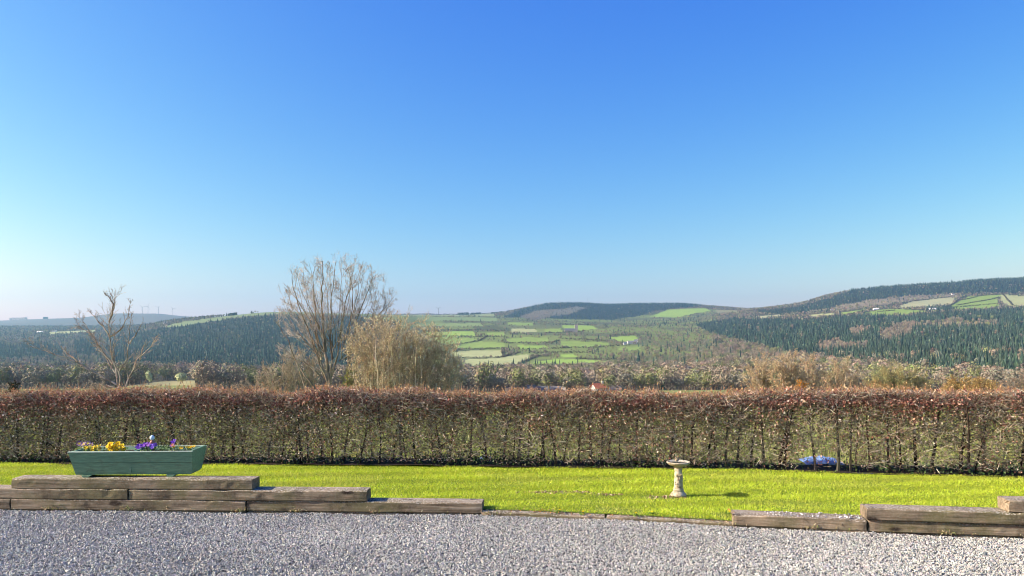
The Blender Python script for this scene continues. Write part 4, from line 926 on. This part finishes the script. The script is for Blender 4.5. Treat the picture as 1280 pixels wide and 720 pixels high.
kind[(cc == 6)] = ''
# distant-hill plantations get their own blocks
def place(protos, X, Y, Z, sc, tint=None):
    pi = R.integers(len(protos), size=len(X)); Vs, Fs, Cs, o = [], [], [], 0
    for p in range(len(protos)):
        V, Fc, C = protos[p]; s = np.where(pi == p)[0]
        if not len(s): continue
        a = R.uniform(0, 6.28, len(s)); ca, sa = np.cos(a), np.sin(a); S = sc[s]
        x = (V[None, :, 0] * ca[:, None] - V[None, :, 1] * sa[:, None]) * S[:, None] + X[s][:, None]
        y = (V[None, :, 0] * sa[:, None] + V[None, :, 1] * ca[:, None]) * S[:, None] + Y[s][:, None]
        z = V[None, :, 2] * (S * R.uniform(.85, 1.15, len(s)))[:, None] + Z[s][:, None] - .5
        Vs.append(np.stack([x, y, z], 2).reshape(-1, 3)); Fs.append((Fc[None] + (np.arange(len(s)) * len(V))[:, None, None]).reshape(-1, 3) + o); o += len(s) * len(V)
        b = R.uniform(.55, 1.4, (len(s), 1, 1)); t = 1 + .06 * R.normal(size=(len(s), 1, 3))
        Cs.append(np.clip(C[None] * b * t, 0, 1).reshape(-1, 3))
    return [(np.concatenate(Vs), np.concatenate(Fs), np.concatenate(Cs))]
masses = [('conifer_forest', 'C', protoC, farC, 'dark blue green conifer plantation over the hillsides', 1.0),
          ('broadleaf_woodland', 'B', protoB, farB, 'grey brown leafless broadleaf woodland of the valley and hills', 1.0),
          ('larch_woodland', 'T', protoT, farT, 'tan leafless tree stands among the conifers on the right hillside', 1.0)]
used = np.zeros(len(cc), bool)
# the nearest broadleaf trees and conifers become individual trees
def individuals(code, count, protos, name, label_fn, group, ymax):
    m = np.where((kind == code) & (cy_ < ymax) & (cx_ > 0) & (cx_ < 1280) & ~used)[0]
    m = m[np.argsort(cy_[m])][:count]; used[m] = True
    dat = [[mesh_data('trunk', [c[0]], M_far), mesh_data('crown', [c[1]], M_far)] for c in protos]
    for q in m:
        k = R.integers(len(protos)); o = link(bpy.data.objects.new(name, None)); s = R.uniform(1.0, 1.45) * (.6 * (.62 if cy_[q] < 850 else 1) if code == 'C' else 1)
        for dn, dm in zip(('trunk', 'crown'), dat[k]): link(bpy.data.objects.new(dn, dm), o)
        o.location = (X0[q], cy_[q], Z0[q] - .3); o.rotation_euler = (0, 0, R.uniform(0, 6.28)); o.scale = (s, s, s * R.uniform(.85, 1.12))
        tag(o, label_fn(cx_[q], k), 'tree', group)
rest_done = []
pal_name = ['grey', 'brown', 'grey', 'olive green', 'brown']
def lb(px, k):
    where = 'below the patchwork fields' if 470 < px < 930 else ('below the left wooded hill' if px <= 470 else 'below the right conifer slope')
    return f'rounded {pal_name[k]} leafless tree in the valley wood {where}'
individuals('B', 210, rawB, 'broadleaf_tree', lb, 'broadleaf trees along the near edge of the valley wood', 1500)
def lc(px, k):
    where = 'below the patchwork fields' if 470 < px < 930 else ('below the left wooded hill' if px <= 470 else 'below the right slope')
    return f'dark pointed conifer among leafless trees {where}'
individuals('C', 45, rawC, 'conifer_tree', lc, 'conifers along the near edge of the valley wood', 2000)
for name, code, near, far, lab, sc0 in masses:
    m = (kind == code) & ~used; nr = m & (cy_ < 2600); fr = m & (cy_ >= 2600); ch = []
    if code == 'B':   # thin the near part of the dense belt a little, scrubbier trees higher up
        sc_ = R.uniform(.65, 1.15, len(cc)) * np.where(hz, .75, np.where(cy_ < 1300, 1.25, 1))
    else: sc_ = R.uniform(.32, .92, len(cc)) * np.where(cx_ < 600, .9, 1)
    if nr.any(): ch += place(near, X0[nr], cy_[nr], Z0[nr], sc_[nr])
    if fr.any(): ch += place(far, X0[fr], cy_[fr], Z0[fr], sc_[fr] * .85)
    if ch: tag(mesh_obj(name, ch, M_far), lab, 'woodland', kind='stuff'); print(name, nr.sum(), fr.sum())

# field boundary hedgerows: one object per boundary
LINES = [[(575, 448.3), (600, 449), (627, 447), (650, 441)], [(560, 436.6), (600, 437), (630, 436.3)], [(648, 457), (662, 450), (672, 446), (690, 444)], [(560, 433.5), (578, 430.5), (600, 426), (610, 420)],
 [(535, 421.5), (595, 421.5), (632, 422)], [(530, 413.5), (600, 413.5), (632, 414.5)], [(632, 429.5), (660, 429.8), (690, 429), (700, 426)], [(590, 462.5), (625, 462), (648, 458.5)], [(650, 437.5), (690, 436.5), (712, 436)],
 [(700, 424.6), (730, 425.6), (762, 427)], [(702, 435.5), (740, 435), (775, 432.5)], [(765, 456), (735, 456.5), (700, 459.3)], [(629, 445), (628, 437)], [(680, 416.5), (705, 416), (730, 415)], [(700, 405.5), (745, 406.2)],
 [(759, 420.5), (797, 418.8)], [(720, 448.6), (760, 450), (790, 451)], [(668, 442), (700, 441.5), (740, 441)],
 [(1189, 382), (1197, 375), (1208, 369)], [(1200, 376), (1225, 371), (1250, 368)], [(1252, 367), (1258, 374), (1266, 383)], [(1196, 382), (1225, 377), (1250, 373)], [(1192, 385.5), (1225, 382), (1254, 380)], [(1265, 370.5), (1280, 369), (1340, 367)],
 [(1118, 386), (1150, 386), (1161, 387.5)], [(1124, 381), (1160, 375), (1194, 371.5)], [(1096, 391), (1119, 388.5)], [(1056, 394.5), (1090, 387.5)]]
def solve(px, y):
    """nearest visible terrain point seen at that direction"""
    i = int(np.clip(np.searchsorted(xs, px), 0, len(xs) - 1)); c = IMG[:, i]; s = np.where((ys > 850) & (c <= y))[0]
    j = s[0] if len(s) else len(ys) - 1
    return np.array([(px - CX) / F * ys[j], ys[j], ZZ[j, i]])
hn = ['', '']
for li, Lp in enumerate(LINES):
    pts = np.array([solve(a, b) for a, b in Lp]); seg = np.linalg.norm(np.diff(pts[:, :2], axis=0), axis=1); tot = seg.sum()
    n = int(min(1600, tot / .9)); s = np.sort(R.random(n)) * tot; cs = np.concatenate([[0], np.cumsum(seg)])
    X = np.interp(s, cs, pts[:, 0]) + R.normal(0, 1.3, n); Y = np.interp(s, cs, pts[:, 1]) + R.normal(0, 1.3, n); Z = ground(X, Y) + R.random(n) * 3.4 + .2
    O = pts[0]; Pp = np.column_stack([X, Y, Z])
    # fill: several faces per clump
    Pp = np.repeat(Pp, 4, 0) + R.normal(0, .8, (4 * n, 3)) * (1, 1, .6)
    right = Lp[0][0] > 1000
    side = 'on the pasture high on the right hillside' if right else 'between the patchwork fields in the valley'
    o = mesh_obj('hedgerow', [leaves(Pp - O, R.uniform(1.3, 2.5, len(Pp)), pal(len(Pp), [(.09, .085, .05), (.13, .115, .08), (.06, .065, .035)], .2), .2, .8)], M_far); o.location = O
    tag(o, f'dark thin field hedge {side}', 'field hedge', 'field hedges ' + ('on the right hillside' if right else 'in the valley'))
# trees along those hedges and in the fields
tp = [split2(far_broad(11, 10, GB, 150, 1.2)), split2(far_broad(9, 9, [(.15, .16, .09), (.2, .2, .12)], 150, 1.1)), split2(far_broad(12, 11, BR, 150, 1.2))]
tdat = [[mesh_data('trunk', [c[0]], M_far), mesh_data('crown', [c[1]], M_far)] for c in tp]
cnt = 0
for li, Lp in enumerate(LINES[:18]):
    L = np.array(Lp, float); d = np.linalg.norm(np.diff(L, axis=0), axis=1).sum()
    for _ in range(max(2, int(d / 9))):
        f = R.random() * (len(L) - 1); a = int(f); p = L[a] + (L[min(a + 1, len(L) - 1)] - L[a]) * (f - a)
        q = solve(p[0], p[1]); k = R.integers(3); o = link(bpy.data.objects.new('field_tree', None)); s = R.uniform(.45, .9); [link(bpy.data.objects.new(dn, dm), o) for dn, dm in zip(('trunk', 'crown'), tdat[k])]; o.location = (q[0], q[1], q[2] - .3); o.scale = (s, s, s * .95); o.rotation_euler = (0, 0, R.uniform(0, 6.28)); cnt += 1
        tag(o, f"round {['grey', 'dull green', 'brown'][k]} tree standing in a hedge between the patchwork fields", 'tree', 'trees in the valley field hedges')
print('field trees', cnt)
# special trees
def special(px, y, Y, h, w, cols, label, name='broadleaf_tree', n=700, size=1.0, con=False, group=None):
    X = (px - CX) / F * Y; z = float(ground(X, Y))
    t = empty(name, (X, Y, z))
    ch = far_conifer(h, w, 8, 9, cols) if con else far_broad(h, w, cols, n, size)
    mesh_obj('trunk', [ch[0]], M_bark, t); mesh_obj('crown', ch[1:], M_far, t); tag(t, label, 'tree', group)
PG = [(.56, .60, .32), (.48, .53, .27), (.62, .64, .38)]
for px, Y, h, w_, lbl in ((262, 500, 17, 21, 'large pale green willow in fresh leaf, middle of the three on the left'), (276, 506, 16, 17, 'pale green willow in fresh leaf touching the right side of the largest one'), (247, 498, 10, 11, 'smaller pale green willow in fresh leaf left of the largest one'),
                     (226, 485, 8, 9, 'small pale green tree standing apart left of the willows'), (186, 470, 9, 4.5, 'narrow pale green tree just right of the spreading bare tree')):
    special(px, 0, Y, h, w_, PG, lbl, 'willow_tree', 900, .9)
special(878, 0, 520, 9, 12, [(.30, .30, .08), (.24, .25, .07)], 'round yellow green tree at the foot of the valley wood', n=700, size=.7)
special(845, 0, 560, 7, 8, [(.26, .28, .1)], 'small dull green tree left of the round yellow green one', n=400, size=.7)
for px, Y, h, lbl in ((728, 500, 13, 'dark narrow conifer, left of the pair by the red-roofed house'), (733, 505, 11, 'dark narrow conifer, right of the pair by the red-roofed house'), (712, 640, 15, 'olive green conifer left of the dark pair'),
                      (798, 1500, 26, 'tall dark spruce among the fields right of the farm'), (1189, 4150, 24, 'lone tall conifer on the skyline of the right-hand ridge'), (680, 1250, 16, 'dark conifer at the top edge of the bright green field'), (716, 1100, 20, 'conifer overlapping the bright green field')):
    special(px, 0, Y, h, h * .34, CON if 'olive' not in lbl else [(.12, .14, .07)], lbl, 'conifer_tree', con=True)

# ------------------------------------------------------------------ houses far off
M_white = simple('white render', (.72, .71, .68), .8, .2, .5, .06); M_slate = simple('slate', (.13, .13, .14), .7, .2, .6, .15); M_red = simple('red tiles', (.52, .17, .09), .8, .2, .6, .15); M_grey = simple('grey sheet roof', (.20, .195, .19), .6, .3, .4, .1); M_dark = simple('dark window', (.03, .035, .04), .3, .5)
M_stonew = simple('stone wall', (.40, .36, .3), .9, .1, 1.2, .2)
def house(px, Y, L, D, h, label, wall=M_white, roof=M_slate, rz=0.0, name='farmhouse', chim=True, tower=False, y=None):
    X = (px - CX) / F * Y
    if y is not None: q = solve(px, y); X, Y = q[0], q[1]
    z = float(ground(X, Y)); t = empty(name, (X, Y, z), rz)
    rh = D * .42
    V = np.array([(-L / 2, -D / 2, -2), (L / 2, -D / 2, -2), (L / 2, D / 2, -2), (-L / 2, D / 2, -2), (-L / 2, -D / 2, h), (L / 2, -D / 2, h), (L / 2, D / 2, h), (-L / 2, D / 2, h), (-L / 2, 0, h + rh), (L / 2, 0, h + rh)], float)
    mesh_obj('wall', [(V, np.array([[0, 1, 5, 4], [2, 3, 7, 6], [1, 2, 6, 5], [3, 0, 4, 7]])), (V, np.array([[4, 8, 7], [5, 6, 9]]))], wall, t)
    e = .5; R1 = []
    for s in (-1, 1):
        a = [(-L / 2 - e, s * (D / 2 + e), h - e * .84 + .05), (L / 2 + e, s * (D / 2 + e), h - e * .84 + .05), (L / 2 + e, 0, h + rh + .05), (-L / 2 - e, 0, h + rh + .05)]
        R1.append(hexa(a + [(x, y_, z_ + .25) for x, y_, z_ in a]))
    ro = mesh_obj('roof', R1, roof, t)
    if chim: mesh_obj('chimney', [box(L / 2 - 1.6, L / 2 - .4, -.5, .5, h + rh * .6, h + rh + 1.3)], wall, ro)
    for x in np.linspace(-L / 2 + 1.8, L / 2 - 1.8, max(2, int(L / 4))):
        mesh_obj('window', [box(x - .5, x + .5, -D / 2 - .06, -D / 2 - .003, h * .4, h * .4 + 1.3)], M_dark, t)
    tag(t, label, 'house')
house(748, 470, 8, 6, 2.6, 'house with an orange red tiled roof just above the hedge', M_white, M_red, .5)
house(768, 480, 7, 5, 1.8, 'grey roofed house right of the red-roofed one', M_white, M_grey, .3)
house(664, 455, 5, 4, 2.4, 'small dark roofed building just above the hedge in the middle', M_stonew, M_slate, .2, 'barn', False)
house(676, 462, 24, 5, 1.1, 'long low grey roofed barn above the hedge', M_grey, M_grey, .05, 'barn', False)
house(644, 465, 12, 4, .9, 'low stone barn left of the long grey one', M_stonew, M_grey, .02, 'barn', False)
house(697, 466, 9, 4, .8, 'low pale shed right of the long grey barn', M_stonew, M_stonew, .02, 'shed', False)
house(790, 1700, 26, 10, 4.5, 'long white farmhouse between the fields of the valley', M_white, M_grey, .1, y=430)
house(781, 1700, 12, 9, 4.0, 'small white farm building left of the long farmhouse', M_white, M_grey, .3, y=431.5)
house(795, 1700, 10, 8, 4.0, 'grey roofed outbuilding right of the long farmhouse', M_white, M_slate, -.3, 'barn', y=428.5)
# church with a square tower
q = solve(720, 415.5); t = empty('stone_church', (q[0] - 30, q[1], q[2])); z = 0
tag(t, 'pale stone church with a square tower among distant fields', 'church')
mesh_obj('tower', [box(26, 36, -5, 5, -3, 26), box(25.4, 27, -5.6, -4, 26, 28.5), box(35, 36.6, -5.6, -4, 26, 28.5), box(25.4, 27, 4, 5.6, 26, 28.5), box(35, 36.6, 4, 5.6, 26, 28.5)], M_stonew, t)
mesh_obj('wall', [box(-10, 25.9, -5, 5, -3, 8)], M_stonew, t)
mesh_obj('roof', [hexa([(-10.5, -5.6, 8), (25.8, -5.6, 8), (25.8, 5.6, 8), (-10.5, 5.6, 8), (-10.5, -.1, 13), (25.8, -.1, 13), (25.8, .1, 13), (-10.5, .1, 13)])], M_slate, t)
FARH = [(1166, 387.5, 34, M_white, M_white, 'white-roofed farm building below the dark conifer block on the right hillside'), (1095, 387.6, 26, M_white, M_white, 'white farm building at the left end of the hillside pasture'),
 (1162, 371.0, 12, M_white, M_slate, 'white cottage at the foot of the forested ridge'), (1191, 369.5, 14, M_white, M_slate, 'white cottage under the skyline conifer'), (1040, 389.3, 14, M_white, M_grey, 'pale cottage at the left end of the hillside scrub'),
 (50, 416.5, 30, M_white, M_white, 'white farm building alone on the left plateau'), (68, 415.0, 24, M_white, M_grey, 'white farm beside the thin plateau field on the left'), (198, 403.0, 26, M_white, M_slate, 'white farmhouse on the crest left of the wooded hill'),
 (207, 404.2, 18, M_white, M_grey, 'small white barn beside the crest farmhouse'), (20, 455.5, 10, M_white, M_slate, 'small white house above the bright field at the far left')]
for px, y, L, wl, rf, lbl in FARH: house(px, 0, L * .8, 8, 4, lbl, wl, rf, 0, 'farmhouse', False, y=y)

# wind turbines
def turbine(px, Y, h, label, ph):
    X = (px - CX) / F * Y; z = float(ground(X, Y)); t = empty('wind_turbine', (X, Y, z)); tag(t, label, 'wind turbine', 'wind turbines on the skyline')
    Mw = M_grey; mesh_obj('tower', [tubes([(0, 0, -3, 0, 0, h, 1.8, 1.2)], 8)[:2]], Mw, t); mesh_obj('nacelle', [box(-1.5, 1.5, -4, 3, h - 1, h + 2)], Mw, t)
    for k in range(3):
        a = ph + k * 2.094; d = np.array([math.cos(a), 0, math.sin(a)]); c = np.array([0, -4.3, h + .5]); e = c + d * h * .52
        mesh_obj('blade', [tubes([(*c, *e, 1.4, .5)], 4)[:2]], Mw, t)
for px, Y, h, ph, lbl in ((178, 7300, 66, .3, 'tiny wind turbine, leftmost of four on the blue ridge'), (185, 7300, 74, 1.1, 'tiny wind turbine, second from the left on the blue ridge'), (198, 7300, 70, .7, 'tiny wind turbine, third from the left on the blue ridge'), (216, 7300, 66, .1, 'tiny wind turbine, rightmost on the blue ridge'), (548, 5300, 45, .5, 'tiny wind turbine on the skyline left of the distant hill')):
    turbine(px, Y, h, lbl, ph)
t = empty('radio_mast', (*P(734, 0, 5450)[:2], float(ground(P(734, 0, 5450)[0], 5450)))); tag(t, 'thin radio mast on top of the distant hill', 'mast')
mesh_obj('pole', [tubes([(0, 0, -2, 0, 0, 38, .9, .5)], 5)[:2]], M_grey, t)
mesh_obj('antenna', [box(-1.6, 1.6, -.8, .8, 30, 33)], M_grey, t)
# skyline tree clumps on the plateaux
for (a, b, Y, h, lbl) in ((572, 586, 5300, 16, 'dark rectangular clump of trees on the skyline left of the distant hill'), (588, 601, 5300, 12, 'low dark tree belt on the skyline next to the rectangular clump'), (614, 628, 5300, 10, 'low dark tree belt where the skyline meets the distant hill'),
                     (12, 34, 7350, 26, 'long dark tree belt on the far left blue ridge'), (54, 60, 7350, 18, 'tiny tree clump on the far left blue ridge'), (285, 296, 3150, 9, 'small tree clump on the crest of the wooded hill')):
    n = 420; px = R.uniform(a, b, n); Yy = Y + R.uniform(-40, 40, n); X = (px - CX) / F * Yy; Z = ground(X, Yy) + R.random(n) * h
    O = np.array([X.mean(), Y, Z.min()]); o = mesh_obj('tree_belt', [leaves(np.column_stack([X, Yy, Z]) - O, R.uniform(4, 8, n), pal(n, [(.05, .07, .04), (.08, .09, .05)], .2), .2, .9)], M_far); o.location = O
    tag(o, lbl, 'tree belt', kind='stuff')

# ------------------------------------------------------------------ haze
Vh, Fh = box(-12500, 12500, -11100, 8700, -80, float(ZZ.max()) + 60)
m = bpy.data.materials.new('haze'); m.use_nodes = True; nt = m.node_tree; nt.nodes.clear()
out = nt.nodes.new('ShaderNodeOutputMaterial'); pv = nt.nodes.new('ShaderNodeVolumePrincipled')
pv.inputs['Color'].default_value = (.37, .74, 1, 1); pv.inputs['Density'].default_value = 9e-5; pv.inputs['Anisotropy'].default_value = .58
nt.links.new(pv.outputs[0], out.inputs['Volume'])
hz_ = mesh_obj('haze', [(Vh, Fh)], m); tag(hz_, 'thin blue haze over the far hills', 'haze', kind='stuff')
